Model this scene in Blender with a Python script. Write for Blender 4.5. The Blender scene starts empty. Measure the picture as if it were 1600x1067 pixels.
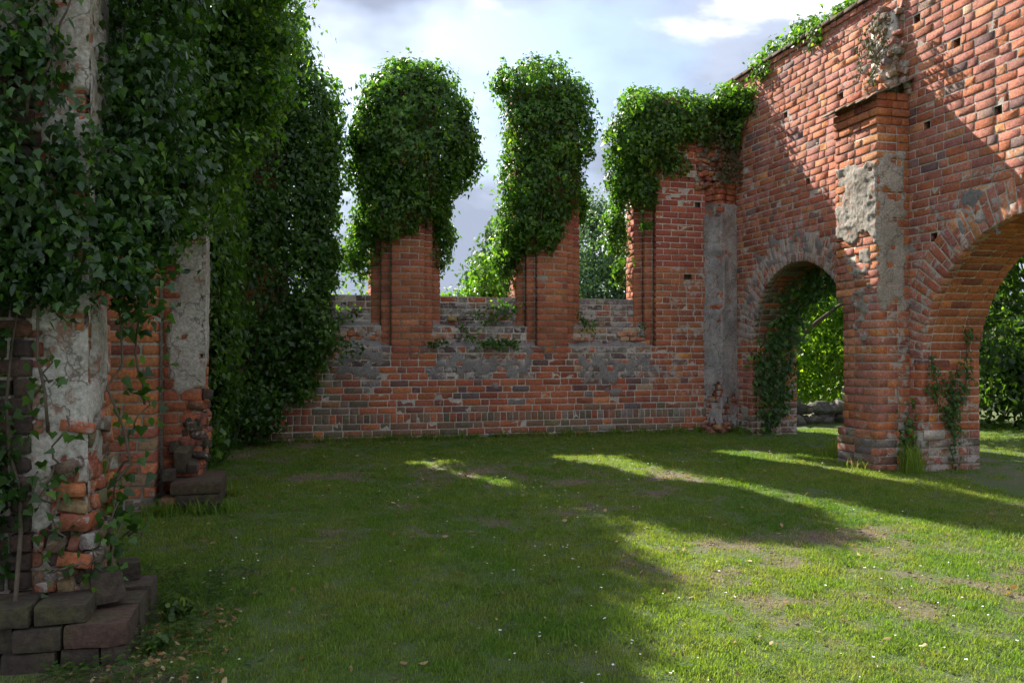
import bpy, math, random
import numpy as np
from mathutils import Vector, noise as mn
random.seed(7); RNG = np.random.default_rng(7)
SC = bpy.context.scene; COL = SC.collection
V = Vector; PI = math.pi

# ------------------------------------------------------------------ camera, sky, sun, exposure
cam = bpy.data.objects.new('camera', bpy.data.cameras.new('camera')); COL.objects.link(cam)
cam.data.lens = 29.25; cam.data.sensor_width = 36; cam.data.clip_end = 600; cam.data.clip_start = .05
CAM = V((0, 0, 1.62)); cam.location = CAM
YAW = math.radians(14.863); PITCH = math.radians(.53)
cam.rotation_euler = (math.radians(90) + PITCH, 0, -YAW)
SC.camera = cam
SUN = V((-.325, 1, .865)).normalized()            # towards the sun
sl = bpy.data.lights.new('sun', 'SUN'); sl.energy = 5.0; sl.angle = math.radians(.55); sl.color = (1, .93, .82)
so = bpy.data.objects.new('sun', sl); COL.objects.link(so); so.rotation_euler = SUN.to_track_quat('Z', 'Y').to_euler()
w = bpy.data.worlds.new('World'); SC.world = w; w.use_nodes = True
nt = w.node_tree; nt.nodes.clear(); N = nt.nodes.new; L = nt.links.new
sky = N('ShaderNodeTexSky'); sky.sky_type = 'NISHITA'; sky.sun_disc = False
sky.sun_elevation = math.asin(SUN.z); sky.sun_rotation = math.atan2(SUN.x, SUN.y)
b1 = N('ShaderNodeBackground'); b1.inputs[1].default_value = .08; L(sky.outputs[0], b1.inputs[0])
tc = N('ShaderNodeTexCoord'); mp = N('ShaderNodeMapping'); mp.inputs['Scale'].default_value = (1, 1, 2.1)
mp.inputs['Location'].default_value = (3.1, .4, .35); L(tc.outputs['Generated'], mp.inputs[0])
n1 = N('ShaderNodeTexNoise'); n1.inputs['Scale'].default_value = 3.3; n1.inputs['Detail'].default_value = 7; n1.inputs['Roughness'].default_value = .52
n1.inputs['Distortion'].default_value = .25
L(mp.outputs[0], n1.inputs[0])
r1 = N('ShaderNodeValToRGB'); r1.color_ramp.interpolation = 'EASE'
e = r1.color_ramp.elements
e[0].position = .40; e[0].color = (.235, .27, .35, 1); e[1].position = .63; e[1].color = (.92, .94, .98, 1)
x = e.new(.50); x.color = (.33, .375, .475, 1)
L(n1.outputs[0], r1.inputs[0])
b2 = N('ShaderNodeBackground'); b2.inputs[1].default_value = .76; L(r1.outputs[0], b2.inputs[0])
n2 = N('ShaderNodeTexNoise'); n2.inputs['Scale'].default_value = 2.0; n2.inputs['Detail'].default_value = 5
mp2 = N('ShaderNodeMapping'); mp2.inputs['Location'].default_value = (7.3, 2.2, 1.1); mp2.inputs['Scale'].default_value = (1, 1, 2)
L(tc.outputs['Generated'], mp2.inputs[0]); L(mp2.outputs[0], n2.inputs[0])
r2 = N('ShaderNodeValToRGB'); r2.color_ramp.elements[0].position = .30; r2.color_ramp.elements[1].position = .42
L(n2.outputs[0], r2.inputs[0])
mx = N('ShaderNodeMixShader'); L(r2.outputs[0], mx.inputs[0]); L(b1.outputs[0], mx.inputs[1]); L(b2.outputs[0], mx.inputs[2])
wo = N('ShaderNodeOutputWorld'); L(mx.outputs[0], wo.inputs[0])
vs = SC.view_settings; vs.view_transform = 'Standard'; vs.look = 'None'; vs.exposure = 1.4; vs.gamma = 1; vs.use_curve_mapping = False
SC.render.engine = 'CYCLES'; SC.cycles.max_bounces = 7; SC.cycles.transparent_max_bounces = 4; SC.cycles.use_denoising = True

# ------------------------------------------------------------------ materials
def newmat(name):
    m = bpy.data.materials.new(name); m.use_nodes = True; nt = m.node_tree; nt.nodes.clear()
    o = nt.nodes.new('ShaderNodeOutputMaterial'); p = nt.nodes.new('ShaderNodeBsdfPrincipled')
    nt.links.new(p.outputs[0], o.inputs[0])
    return m, nt, p, o
def noi(nt, scale, detail=4, rough=.55, pos=True, dist=0):
    g = nt.nodes.new('ShaderNodeNewGeometry'); n = nt.nodes.new('ShaderNodeTexNoise')
    n.inputs['Scale'].default_value = scale; n.inputs['Detail'].default_value = detail; n.inputs['Roughness'].default_value = rough
    n.inputs['Distortion'].default_value = dist
    nt.links.new(g.outputs['Position'], n.inputs['Vector']); return n.outputs['Fac']
def ramp(nt, fac, stops):
    r = nt.nodes.new('ShaderNodeValToRGB'); els = r.color_ramp.elements
    for i, (p, c) in enumerate(stops):
        el = els[i] if i < 2 else els.new(p)
        el.position = p; el.color = (c, c, c, 1) if not isinstance(c, tuple) else (*c, 1)
    nt.links.new(fac, r.inputs[0]); return r.outputs[0]
def mix(nt, fac, a, b, mode='MIX'):
    m = nt.nodes.new('ShaderNodeMix'); m.data_type = 'RGBA'; m.blend_type = mode
    for s, v in ((m.inputs[0], fac), (m.inputs[6], a), (m.inputs[7], b)):
        if isinstance(v, (int, float)): s.default_value = v
        elif isinstance(v, tuple): s.default_value = (*v, 1)
        else: nt.links.new(v, s)
    return m.outputs[2]
def math_(nt, op, a, b=0, c=None):
    m = nt.nodes.new('ShaderNodeMath'); m.operation = op
    for i, v in enumerate((a, b, c)):
        if v is None: continue
        if isinstance(v, (int, float)): m.inputs[i].default_value = v
        else: nt.links.new(v, m.inputs[i])
    return m.outputs[0]
def bump(nt, p, h, strength, dist=.01):
    b = nt.nodes.new('ShaderNodeBump'); b.inputs['Strength'].default_value = strength; b.inputs['Distance'].default_value = dist
    nt.links.new(h, b.inputs['Height']); nt.links.new(b.outputs[0], p.inputs['Normal'])
def attr(nt, name='col'):
    a = nt.nodes.new('ShaderNodeAttribute'); a.attribute_name = name; return a

def brick_material():
    m, nt, p, o = newmat('brick')
    a = attr(nt)
    fine = noi(nt, 38, 5, .6); mid = noi(nt, 9, 4, .6)
    c = mix(nt, ramp(nt, fine, [(.3, .62), (.7, 1.3)]), (0, 0, 0), a.outputs['Color'], 'MIX')
    f = mix(nt, 1.0, a.outputs['Color'], ramp(nt, fine, [(.28, .55), (.72, 1.4)]), 'MULTIPLY')
    f = mix(nt, ramp(nt, mid, [(.50, 0.), (.66, .55)]), f, mix(nt, 1., f, (1.35, 1.05, .8), 'MULTIPLY'))
    # dark soot / weathering spots
    f = mix(nt, 1., f, ramp(nt, noi(nt, .9, 5, .65), [(.3, .74), (.7, 1.16)]), 'MULTIPLY')
    spots = ramp(nt, noi(nt, 5, 6, .7), [(.56, 0.), (.72, .65)])
    f = mix(nt, spots, f, mix(nt, 1., f, (.38, .38, .42), 'MULTIPLY'))
    # lime and mortar smears, amount per brick in alpha
    sm = noi(nt, 7.5, 7, .72, dist=.6)
    th = math_(nt, 'SUBTRACT', 1.0, a.outputs['Alpha'])
    k = math_(nt, 'MULTIPLY', math_(nt, 'SUBTRACT', math_(nt, 'MULTIPLY_ADD', sm, 1.9, -.45), th), 9)
    k = math_(nt, 'MINIMUM', math_(nt, 'MAXIMUM', k, 0), .9)
    lime = mix(nt, fine, (.25, .225, .20), (.46, .43, .39))
    f = mix(nt, k, f, lime)
    hs = nt.nodes.new('ShaderNodeHueSaturation'); hs.inputs['Saturation'].default_value = 1.0; hs.inputs['Value'].default_value = 1.04; nt.links.new(f, hs.inputs['Color']); f = hs.outputs[0]
    nt.links.new(f, p.inputs['Base Color']); p.inputs['Roughness'].default_value = .9
    p.inputs['Specular IOR Level'].default_value = .25
    hb = math_(nt, 'ADD', math_(nt, 'MULTIPLY', fine, .6), noi(nt, 110, 3, .6))
    bump(nt, p, hb, .75, .008)
    return m
def mortar_material(name, c1, c2, c3):
    m, nt, p, o = newmat(name)
    f = mix(nt, ramp(nt, noi(nt, 3.2, 5, .6), [(.35, 0.), (.65, 1.)]), c1, c2)
    f = mix(nt, ramp(nt, noi(nt, 1.3, 6, .7), [(.52, 0.), (.68, .8)]), f, c3)
    f = mix(nt, 1., f, ramp(nt, noi(nt, 45, 4, .6), [(.3, .6), (.7, 1.25)]), 'MULTIPLY')
    nt.links.new(f, p.inputs['Base Color']); p.inputs['Roughness'].default_value = .95; p.inputs['Specular IOR Level'].default_value = .2
    if 'plaster' in name:
        g = nt.nodes.new('ShaderNodeNewGeometry'); vo = nt.nodes.new('ShaderNodeTexVoronoi'); vo.feature = 'DISTANCE_TO_EDGE'; vo.inputs['Scale'].default_value = 3.2
        wv = nt.nodes.new('ShaderNodeVectorMath'); wv.operation = 'MULTIPLY_ADD'; wv.inputs[1].default_value = (.35, .35, .35)
        nn = nt.nodes.new('ShaderNodeTexNoise'); nn.inputs['Scale'].default_value = 5; nn.inputs['Detail'].default_value = 6; nt.links.new(g.outputs['Position'], nn.inputs['Vector'])
        nt.links.new(nn.outputs['Color'], wv.inputs[0]); nt.links.new(g.outputs['Position'], wv.inputs[2]); nt.links.new(wv.outputs[0], vo.inputs['Vector'])
        f = mix(nt, ramp(nt, vo.outputs['Distance'], [(.004, .75), (.02, 0.)]), f, (.10, .085, .07))
        f = mix(nt, ramp(nt, noi(nt, 6.5, 7, .75), [(.57, 0.), (.63, .8)]), f, (.27, .13, .085))
        f = mix(nt, ramp(nt, noi(nt, 2.1, 5, .6), [(.5, 0.), (.7, .45)]), f, (.16, .145, .10))
        nt.links.new(f, p.inputs['Base Color'])
    bump(nt, p, noi(nt, 60, 5, .7), .7, .009); return m
M_BRICK = brick_material()
M_MORTAR = mortar_material('mortar', (.58, .51, .43), (.47, .42, .365), (.30, .265, .22))
M_GREYMORTAR = mortar_material('grey_mortar', (.28, .26, .245), (.2, .185, .18), (.14, .125, .11))
M_PLASTER = mortar_material('plaster', (.44, .40, .35), (.33, .295, .255), (.20, .17, .13))
M_PLASTERPALE = mortar_material('pale_plaster', (.56, .52, .46), (.42, .375, .32), (.27, .2, .15))
M_PLASTERGREY = mortar_material('grey_plaster', (.44, .41, .385), (.27, .255, .25), (.20, .155, .125))
def stone_mat():
    m, nt, p, o = newmat('weathered_stone'); a = attr(nt)
    f = mix(nt, ramp(nt, noi(nt, 4, 6, .7), [(.45, 0.), (.62, .8)]), a.outputs['Color'], (.075, .065, .028))
    f = mix(nt, 1., f, ramp(nt, noi(nt, 30, 5, .65), [(.3, .5), (.7, 1.5)]), 'MULTIPLY')
    nt.links.new(f, p.inputs['Base Color']); p.inputs['Roughness'].default_value = .92
    bump(nt, p, noi(nt, 35, 6, .7), 1., .015); return m
M_STONE = stone_mat()
def leaf_material(name, dark, light, young, rough=.38, trans=.35, spec=.5):
    m, nt, p, o = newmat(name); a = attr(nt, 'tint')
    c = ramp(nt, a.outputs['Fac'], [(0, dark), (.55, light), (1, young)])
    c = mix(nt, 1., c, ramp(nt, noi(nt, 2.2, 3, .5), [(.3, .75), (.7, 1.25)]), 'MULTIPLY')
    nt.links.new(c, p.inputs['Base Color']); p.inputs['Roughness'].default_value = rough
    p.inputs['Specular IOR Level'].default_value = spec
    t = nt.nodes.new('ShaderNodeBsdfTranslucent'); nt.links.new(mix(nt, 1., c, (1.9, 2.1, .55), 'MULTIPLY'), t.inputs[0])
    s = nt.nodes.new('ShaderNodeMixShader'); s.inputs[0].default_value = trans
    nt.links.new(p.outputs[0], s.inputs[1]); nt.links.new(t.outputs[0], s.inputs[2]); nt.links.new(s.outputs[0], o.inputs[0])
    return m
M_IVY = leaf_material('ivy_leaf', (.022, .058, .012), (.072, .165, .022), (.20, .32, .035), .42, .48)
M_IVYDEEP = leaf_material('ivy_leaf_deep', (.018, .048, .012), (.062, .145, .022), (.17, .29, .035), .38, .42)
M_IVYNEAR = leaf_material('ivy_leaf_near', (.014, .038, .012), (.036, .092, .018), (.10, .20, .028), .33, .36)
M_TREE = leaf_material('tree_leaf', (.02, .045, .012), (.055, .11, .022), (.15, .22, .035), .5, .5)
M_LIME = leaf_material('lime_leaf', (.06, .12, .02), (.14, .24, .03), (.26, .34, .05), .5, .6)
M_PALE = leaf_material('pale_leaf', (.04, .085, .045), (.075, .14, .075), (.13, .2, .09), .6, .35)
M_DRYPLANT = leaf_material('dry_plant', (.05, .055, .02), (.10, .09, .04), (.16, .13, .06), .8, .2)
def simple(name, c, rough=.85, sc=14, lo=.6, hi=1.35):
    m, nt, p, o = newmat(name)
    f = mix(nt, 1., c, ramp(nt, noi(nt, sc, 5, .6), [(.3, lo), (.7, hi)]), 'MULTIPLY')
    nt.links.new(f, p.inputs['Base Color']); p.inputs['Roughness'].default_value = rough
    bump(nt, p, noi(nt, sc * 2, 5, .6), .6, .01); return m
M_BARK = simple('bark', (.10, .075, .05)); M_TILE = simple('roof_tile', (.15, .13, .09), .9, 12)
M_SOIL = simple('dark_soil', (.06, .045, .03), .95, 20)

def grass_colour(nt, bare=None):
    big = noi(nt, .55, 3, .5); mid = noi(nt, 2.6, 4, .6)
    c = mix(nt, ramp(nt, big, [(.36, 0.), (.64, 1.)]), (.105, .215, .032), (.175, .255, .042))
    c = mix(nt, ramp(nt, mid, [(.45, 0.), (.7, .6)]), c, (.25, .26, .08))
    return c
def grass_material():
    m, nt, p, o = newmat('grass_blade'); a = attr(nt, 'tint')
    c = grass_colour(nt)
    c = mix(nt, 1., c, ramp(nt, a.outputs['Fac'], [(0, (.62, .62, .62)), (.6, (1.05, 1.05, 1.)), (1, (1.7, 1.5, 1.5))]), 'MULTIPLY')
    nt.links.new(c, p.inputs['Base Color']); p.inputs['Roughness'].default_value = .55; p.inputs['Specular IOR Level'].default_value = .3
    t = nt.nodes.new('ShaderNodeBsdfTranslucent'); nt.links.new(mix(nt, 1., c, (1.7, 1.7, .6), 'MULTIPLY'), t.inputs[0])
    s = nt.nodes.new('ShaderNodeMixShader'); s.inputs[0].default_value = .45
    nt.links.new(p.outputs[0], s.inputs[1]); nt.links.new(t.outputs[0], s.inputs[2]); nt.links.new(s.outputs[0], o.inputs[0])
    return m
M_GRASS = grass_material()
def ground_material():
    m, nt, p, o = newmat('lawn_ground'); a = attr(nt, 'bare')
    soil = mix(nt, noi(nt, 9, 6, .7), (.085, .060, .040), (.21, .165, .115))
    soil = mix(nt, 1., soil, ramp(nt, noi(nt, 60, 3, .6), [(.3, .6), (.7, 1.3)]), 'MULTIPLY')
    c = mix(nt, a.outputs['Fac'], mix(nt, noi(nt, 30, 4, .7), (.055, .10, .02), (.11, .14, .045)), soil)
    nt.links.new(c, p.inputs['Base Color']); p.inputs['Roughness'].default_value = .95
    bump(nt, p, noi(nt, 28, 6, .7), 1., .03); return m
M_GROUND = ground_material()

# ------------------------------------------------------------------ helpers
def mesh_np(name, verts, faces_flat, sizes, mat, attrs=None, smooth=False):
    me = bpy.data.meshes.new(name); verts = np.asarray(verts, np.float32)
    faces_flat = np.asarray(faces_flat, np.int32); sizes = np.asarray(sizes, np.int32)
    me.vertices.add(len(verts)); me.vertices.foreach_set('co', verts.ravel())
    me.loops.add(len(faces_flat)); me.loops.foreach_set('vertex_index', faces_flat)
    me.polygons.add(len(sizes)); st = np.concatenate(([0], np.cumsum(sizes)[:-1])).astype(np.int32)
    me.polygons.foreach_set('loop_start', st); me.polygons.foreach_set('loop_total', sizes)
    me.update(calc_edges=True); me.validate()
    for k, v in (attrs or {}).items():
        v = np.asarray(v, np.float32)
        if v.ndim == 2: at = me.attributes.new(k, 'FLOAT_COLOR', 'POINT'); at.data.foreach_set('color', v.ravel())
        else: at = me.attributes.new(k, 'FLOAT', 'POINT'); at.data.foreach_set('value', v)
    if smooth: me.polygons.foreach_set('use_smooth', np.ones(len(sizes), bool))
    me.materials.append(mat); return me
def link(name, me, parent=None, kind=None, label=None, cat=None, group=None, loc=(0, 0, 0)):
    o = bpy.data.objects.new(name, me); COL.objects.link(o); o.location = loc
    if parent is not None:
        o.parent = parent
        if parent.type == 'EMPTY' or True:
            o.matrix_parent_inverse = parent.matrix_basis.inverted()
    for k, v in (('kind', kind), ('label', label), ('category', cat), ('group', group)):
        if v: o[k] = v
    return o
def thing(name, label, cat, loc, group=None):
    return link(name, None, None, None, label, cat, group, loc)
def gz(y): return .28 * (1 - math.exp(-(max(y, 3) - 4) / 3.5)) if y < 60 else .28
def project(p):
    d = p - CAM; a, t = YAW, PITCH
    F = V((math.sin(a) * math.cos(t), math.cos(a) * math.cos(t), math.sin(t))); R = V((math.cos(a), -math.sin(a), 0)); U = R.cross(F)
    z = d.dot(F)
    if z < .1: return None
    return 800 + 1300 * d.dot(R) / z, 533.5 - 1300 * d.dot(U) / z, z
class Acc:                                    # collects faces for one mesh
    def __init__(s): s.v = []; s.f = []; s.c = []
    def add(s, vs, fs, c=None):
        b = len(s.v); s.v += vs; s.f += [[b + i for i in f] for f in fs]
        if c is not None: s.c += [c] * len(vs)
    def box(s, x0, x1, y0, y1, z0, z1, c=None):
        s.add([V((x, y, z)) for z in (z0, z1) for x, y in ((x0, y0), (x1, y0), (x1, y1), (x0, y1))],
              [(3, 2, 1, 0), (4, 5, 6, 7), (0, 1, 5, 4), (1, 2, 6, 5), (2, 3, 7, 6), (3, 0, 4, 7)], c)
    def build(s, name, mat, parent=None, smooth=False, **kw):
        fl = [i for f in s.f for i in f]
        me = mesh_np(name, [tuple(v) for v in s.v], fl, [len(f) for f in s.f], mat, {'col': s.c} if s.c else None, smooth)
        return link(name, me, parent, **kw)

# ---- bricks
def pick(cols): return random.choices([c[1] for c in cols], [c[0] for c in cols])[0]
RED = [(5, (.35, .115, .062)), (5, (.39, .135, .068)), (3, (.30, .10, .062)), (1.2, (.44, .175, .08)), (.7, (.22, .09, .07)), (.35, (.16, .095, .09)), (.15, (.46, .3, .2))]
ORANGE = [(5, (.44, .165, .07)), (4, (.40, .14, .062)), (2, (.34, .12, .06)), (.6, (.24, .09, .06))]
PIERC = [(5, (.37, .14, .072)), (3, (.34, .12, .066)), (2, (.30, .105, .065)), (.5, (.41, .165, .085))]
UPRED = [(5, (.34, .105, .07)), (3, (.31, .095, .066)), (1, (.36, .12, .072))]
ARC = [(5, (.37, .15, .105)), (5, (.40, .165, .11)), (1.3, (.44, .185, .09)), (3, (.33, .135, .105)), (.5, (.22, .135, .12)), (.5, (.47, .21, .1))]
GREYB = [(4, (.20, .17, .16)), (3, (.155, .12, .12)), (3, (.23, .135, .105)), (2, (.12, .085, .085)), (.5, (.38, .26, .16))]
MOSSB = [(3, (.19, .14, .10)), (3, (.21, .13, .085)), (2, (.15, .125, .085)), (2, (.26, .12, .075)), (1, (.22, .19, .16))]
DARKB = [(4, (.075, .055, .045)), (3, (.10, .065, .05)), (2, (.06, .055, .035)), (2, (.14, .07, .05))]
def jit(c, a=.12):
    k = 1 + random.uniform(-a, a); return (c[0] * k, c[1] * k * (1 + random.uniform(-.06, .06)), c[2] * k)
class Brick:
    __slots__ = ('v', 'f', 'c', 'ctr', 'area', 'kind')
def make_brick(O, A, Z, Nn, w, h, depth, col, smear, kind='brick', wear=1., spall=.1):
    """O lower-left corner on the nominal face; A along, Z up the course, Nn outward."""
    b = Brick(); b.kind = kind; wear = min(wear, 1.45)
    bev = random.uniform(.0022, .005) * wear; proud = random.gauss(0, .0026) * wear
    ta, tz = random.gauss(0, .009) * wear, random.gauss(0, .018) * wear
    sp = random.random() < spall
    if sp:
        proud = -random.uniform(.0, .004); ta += random.uniform(-.02, .02); tz += random.uniform(-.07, .07)
        if random.random() < .6: col = (col[0] * 1.25, col[1] * 1.35, col[2] * 1.1)
    cut = (random.uniform(.0015, .006) if random.random() < .8 else random.uniform(.008, .02)) * wear
    def ring(ins, d, jt, cc):
        pts = []
        a0, a1, z0, z1 = ins, w - ins, ins, h - ins
        for pa, pz in ((a0 + cc, z0), ((a0 + a1) / 2, z0), (a1 - cc, z0), (a1, z0 + cc), (a1, z1 - cc), (a1 - cc, z1), ((a0 + a1) / 2, z1), (a0 + cc, z1), (a0, z1 - cc), (a0, z0 + cc)):
            pa += random.uniform(-jt, jt); pz += random.uniform(-jt, jt)
            dd = d + (ta * (pa - w / 2) + tz * (pz - h / 2) if d > -depth * .9 else 0) + (random.gauss(0, .003) if sp and ins > 0 else 0)
            pts.append(O + A * pa + Z * pz + Nn * dd)
        return pts
    cc = min(cut, h * .25, w * .25)
    r0 = ring(0, -depth, 0, cc * .4); r1 = ring(0, -bev * .9 + proud, .002 * wear, cc); r2 = ring(bev, proud, .0016 * wear, cc)
    n = 10; b.v = r0 + r1 + r2; fs = []
    for k in (0, n):
        for i in range(n): fs.append((k + i, k + (i + 1) % n, k + n + (i + 1) % n, k + n + i))
    if sp:
        ctr = O + A * w * random.uniform(.35, .65) + Z * h * random.uniform(.35, .65) + Nn * (proud - random.uniform(0, .004)); b.v.append(ctr)
        for i in range(n): fs.append((2 * n + i, 2 * n + (i + 1) % n, 3 * n))
    else: fs.append(tuple(range(2 * n, 3 * n)))
    fs.append(tuple(range(n - 1, -1, -1)))
    b.f = fs; cj = jit(col); b.c = (cj[0], cj[1], cj[2], smear); b.ctr = O + A * (w / 2) + Z * (h / 2); b.area = w * h
    return b
def emit(bricks, root, limit=300, joined=None, mat=None):
    """the largest in view become parts of their own, the rest one joined part"""
    mat = mat or M_BRICK; by = {}
    for b in bricks: by.setdefault(b.kind, []).append(b)
    rest_name = {'brick': 'brickwork', 'arch_brick': 'arch_brickwork', 'soffit_brick': 'soffit_brickwork', 'stone': 'stonework'}
    for kind, bl in by.items():
        def score(b):
            q = project(b.ctr)
            if q is None or not (-20 < q[0] < 1620 and -20 < q[1] < 1085): return 0
            return b.area / q[2] ** 2
        bl.sort(key=score, reverse=True)
        for b in bl[:limit]:
            O = b.ctr; me = mesh_np(kind, [tuple(v - O) for v in b.v], [i for f in b.f for i in f], [len(f) for f in b.f], mat, {'col': [b.c] * len(b.v)})
            link(kind, me, root, loc=O)
        if bl[limit:]:
            A = Acc()
            for b in bl[limit:]: A.add(b.v, b.f, b.c)
            A.build(rest_name.get(kind, kind), mat, root, kind='stuff')

def course(out, W, a0, a1, z, h, colf, d=0, first=0, depth=.1, enddepth=None, soldier=False, S=.268, H=.128, j=.0145, skip=None, kind='brick', wear=1., spall=.1, bond='SSH'):
    """bricks of one course between a0 and a1 of wall W (O, A, N)"""
    O, A, Nn = W; a = a0; k = first; n = 0
    seq = {'SSH': (S, S, H), 'SH': (S, H), 'H': (H,), 'S': (S,), 'V': (H * .68,)}[bond]
    if soldier: seq = (.088,); j = .012
    if first and not soldier and len(seq) > 1 or bond == 'S': 
        start = (H if first % 2 else S)
    else: start = seq[k % len(seq)]
    while a < a1 - .03:
        L_ = start if n == 0 else seq[(k + n) % len(seq)]
        L_ += random.uniform(-.012, .012) if not soldier else random.uniform(-.006, .006)
        if a + L_ > a1 - .055: L_ = a1 - a
        if L_ > .31: L_ = L_ / 2 - j / 2
        hh = h - j + random.uniform(-.004, .003)
        segs = [(a, a + L_)]
        if skip:
            for q0, q1 in skip(a, a + L_, z, z + hh):
                segs = [t for s0, s1 in segs for t in ((s0, min(s1, q0)), (max(s0, q1), s1)) if t[1] - t[0] > .03]
        col, sm = colf(a + L_ / 2, z)
        dz = .006 * mn.noise(V((a * .8, z * 3, d)))
        for s0, s1 in segs:
            out.append(make_brick(O + A * s0 + V((0, 0, z + dz)) + Nn * d, A, V((0, 0, 1)), Nn, s1 - s0, hh, depth, col, sm, kind, wear, spall))
        a += L_ + j; n += 1

def core_grid(W, a0, a1, z0, z1, d, mask, name_acc, step=.06, amp=.004, back=None):
    """rough mortar bed behind brick faces; cells for which mask is False stay open"""
    O, A, Nn = W; na = max(1, int(round((a1 - a0) / step))); nz = max(1, int(round((z1 - z0) / step)))
    idx = {}
    def vid(i, k):
        if (i, k) not in idx:
            a = a0 + (a1 - a0) * i / na; z = z0 + (z1 - z0) * k / nz
            dd = d + amp * mn.noise(V((a * 9, z * 9, d * 5 + O.x)))
            idx[(i, k)] = len(name_acc.v); name_acc.v.append(O + A * a + V((0, 0, z)) + Nn * dd)
        return idx[(i, k)]
    for i in range(na):
        for k in range(nz):
            ac = a0 + (a1 - a0) * (i + .5) / na; zc = z0 + (z1 - z0) * (k + .5) / nz
            if mask is None or mask(ac, zc): name_acc.f.append([vid(i, k), vid(i + 1, k), vid(i + 1, k + 1), vid(i, k + 1)])

def plaster(name, W, a0, a1, z0, z1, parent, mat, d=.008, thick=.02, step=.03, ragged=.5, holes=.62, seed=0, edge=(1, 1, 1, 1), label=None, rel=.01):
    """rough layer over the bricks with an irregular broken outline; edge = how ragged left,right,bottom,top"""
    O, A, Nn = W; na = int((a1 - a0) / step) + 1; nz = int((z1 - z0) / step) + 1
    def inside(i, k):
        if i < 0 or k < 0 or i >= na or k >= nz: return False
        a = (i + .5) / na; z = (k + .5) / nz; aa = a0 + a * (a1 - a0); zz = z0 + z * (z1 - z0)
        n = mn.fractal(V((aa * 3.2 + seed * 7, zz * 3.2, seed)), .9, 2., 4) * .5 + .5
        lw = (a1 - a0); lh = (z1 - z0)
        m = 1.
        for e, dist in zip(edge, (a * lw, (1 - a) * lw, z * lh, (1 - z) * lh)):
            if e: m = min(m, dist / (.28 * e) )
        if m < ragged * n * 1.6: return False
        h = mn.fractal(V((aa * 6 + seed * 3, zz * 6, seed + 9)), .8, 2., 3) * .5 + .5
        return h < holes
    ins = {(i, k): inside(i, k) for i in range(na) for k in range(nz)}
    acc = Acc(); idx = {}
    def full(i, k): return all(ins.get((i + p, k + q), False) for p in (-1, 0) for q in (-1, 0))
    def vid(i, k):
        if (i, k) not in idx:
            aa = a0 + i * step; zz = z0 + k * step
            f = full(i, k) or (edge[0] == 0 and i == 0) or (edge[1] == 0 and i == na)
            dd = d + rel * (1.3 * mn.noise(V((aa * 2.6, zz * 2.2, seed))) + .55 * mn.noise(V((aa * 9, zz * 11, seed + 4))) + .35 * mn.noise(V((aa * 27, zz * 24, seed + 6)))) if f else -thick * .5
            ja, jz = (0, 0) if f else (random.uniform(-.4, .4) * step, random.uniform(-.4, .4) * step)
            idx[(i, k)] = len(acc.v); acc.v.append(O + A * (aa + ja) + V((0, 0, zz + jz)) + Nn * dd)
        return idx[(i, k)]
    for (i, k), s in ins.items():
        if s: acc.f.append([vid(i, k), vid(i + 1, k), vid(i + 1, k + 1), vid(i, k + 1)])
    if not acc.f: return None
    return acc.build(name, mat, parent, smooth=False, label=label)

def shard(acc, c, r, col=None, sq=(1, 1, 1), **k):
    '''broken piece of brick: a skewed, rotated block with chipped corners'''
    e1 = V((random.gauss(0, .35), 1, random.gauss(0, .2))).normalized() if random.random() < .6 else V((1, random.gauss(0, .4), random.gauss(0, .2))).normalized()
    e3 = e1.cross(V((random.gauss(0, .5), random.gauss(0, .5), 1)).cross(e1)) ; e3 = V((random.gauss(0, .25), random.gauss(0, .25), 1)); e3 = (e3 - e1 * e3.dot(e1)).normalized(); e2 = e3.cross(e1)
    a, b_, h = r * random.uniform(.8, 1.5), r * random.uniform(.7, 1.1), r * random.uniform(.5, .85); vs = []
    for z in (-1, 1):
        for x, y in ((-1, -.6), (-.6, -1), (.6, -1), (1, -.5), (1, .6), (.5, 1), (-.6, 1), (-1, .6)):
            j = lambda: random.uniform(.62, 1.1)
            vs.append(V(c) + e1 * (a * x * j()) + e2 * (b_ * y * j()) + e3 * (h * z * j()))
    acc.add(vs, [(7, 6, 5, 4, 3, 2, 1, 0), tuple(range(8, 16))] + [(i, (i + 1) % 8, 8 + (i + 1) % 8, 8 + i) for i in range(8)], col)
def broken(acc, W, a0, a1, z0, z1, dmax, cols, smear=.4, keep=.9, size=(.07, .15), rot=.16):
    '''torn masonry: courses of brick stumps that stick out by different amounts; dmax(a, z) is how far at most'''
    O, A, Nn = W; z = z0
    while z < z1:
        h = random.uniform(.06, .095); a = a0 - random.random() * .08
        while a < a1:
            w_ = random.uniform(*size); m_ = dmax(a + w_ / 2, z + h / 2)
            if m_ > .012 and random.random() < keep:
                r_ = lambda k=1: random.gauss(0, rot * k)
                ea = (A + Nn * r_(1.4) + V((0, 0, r_()))).normalized(); ez = (V((0, 0, 1)) + A * r_(.7) + Nn * r_()).normalized(); ez = (ez - ea * ez.dot(ea)).normalized(); en = ea.cross(ez)
                if en.dot(Nn) < 0: en = -en
                d = m_ * random.uniform(.25, 1)
                b = make_brick(O + A * a + V((0, 0, z)) + Nn * d, ea, ez, en, w_ * .93, h * .9, m_ + .12, pick(cols), smear, wear=1.45, spall=.5)
                acc.add(b.v, b.f, b.c)
            a += w_ + .006
        z += h + .006
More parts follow.
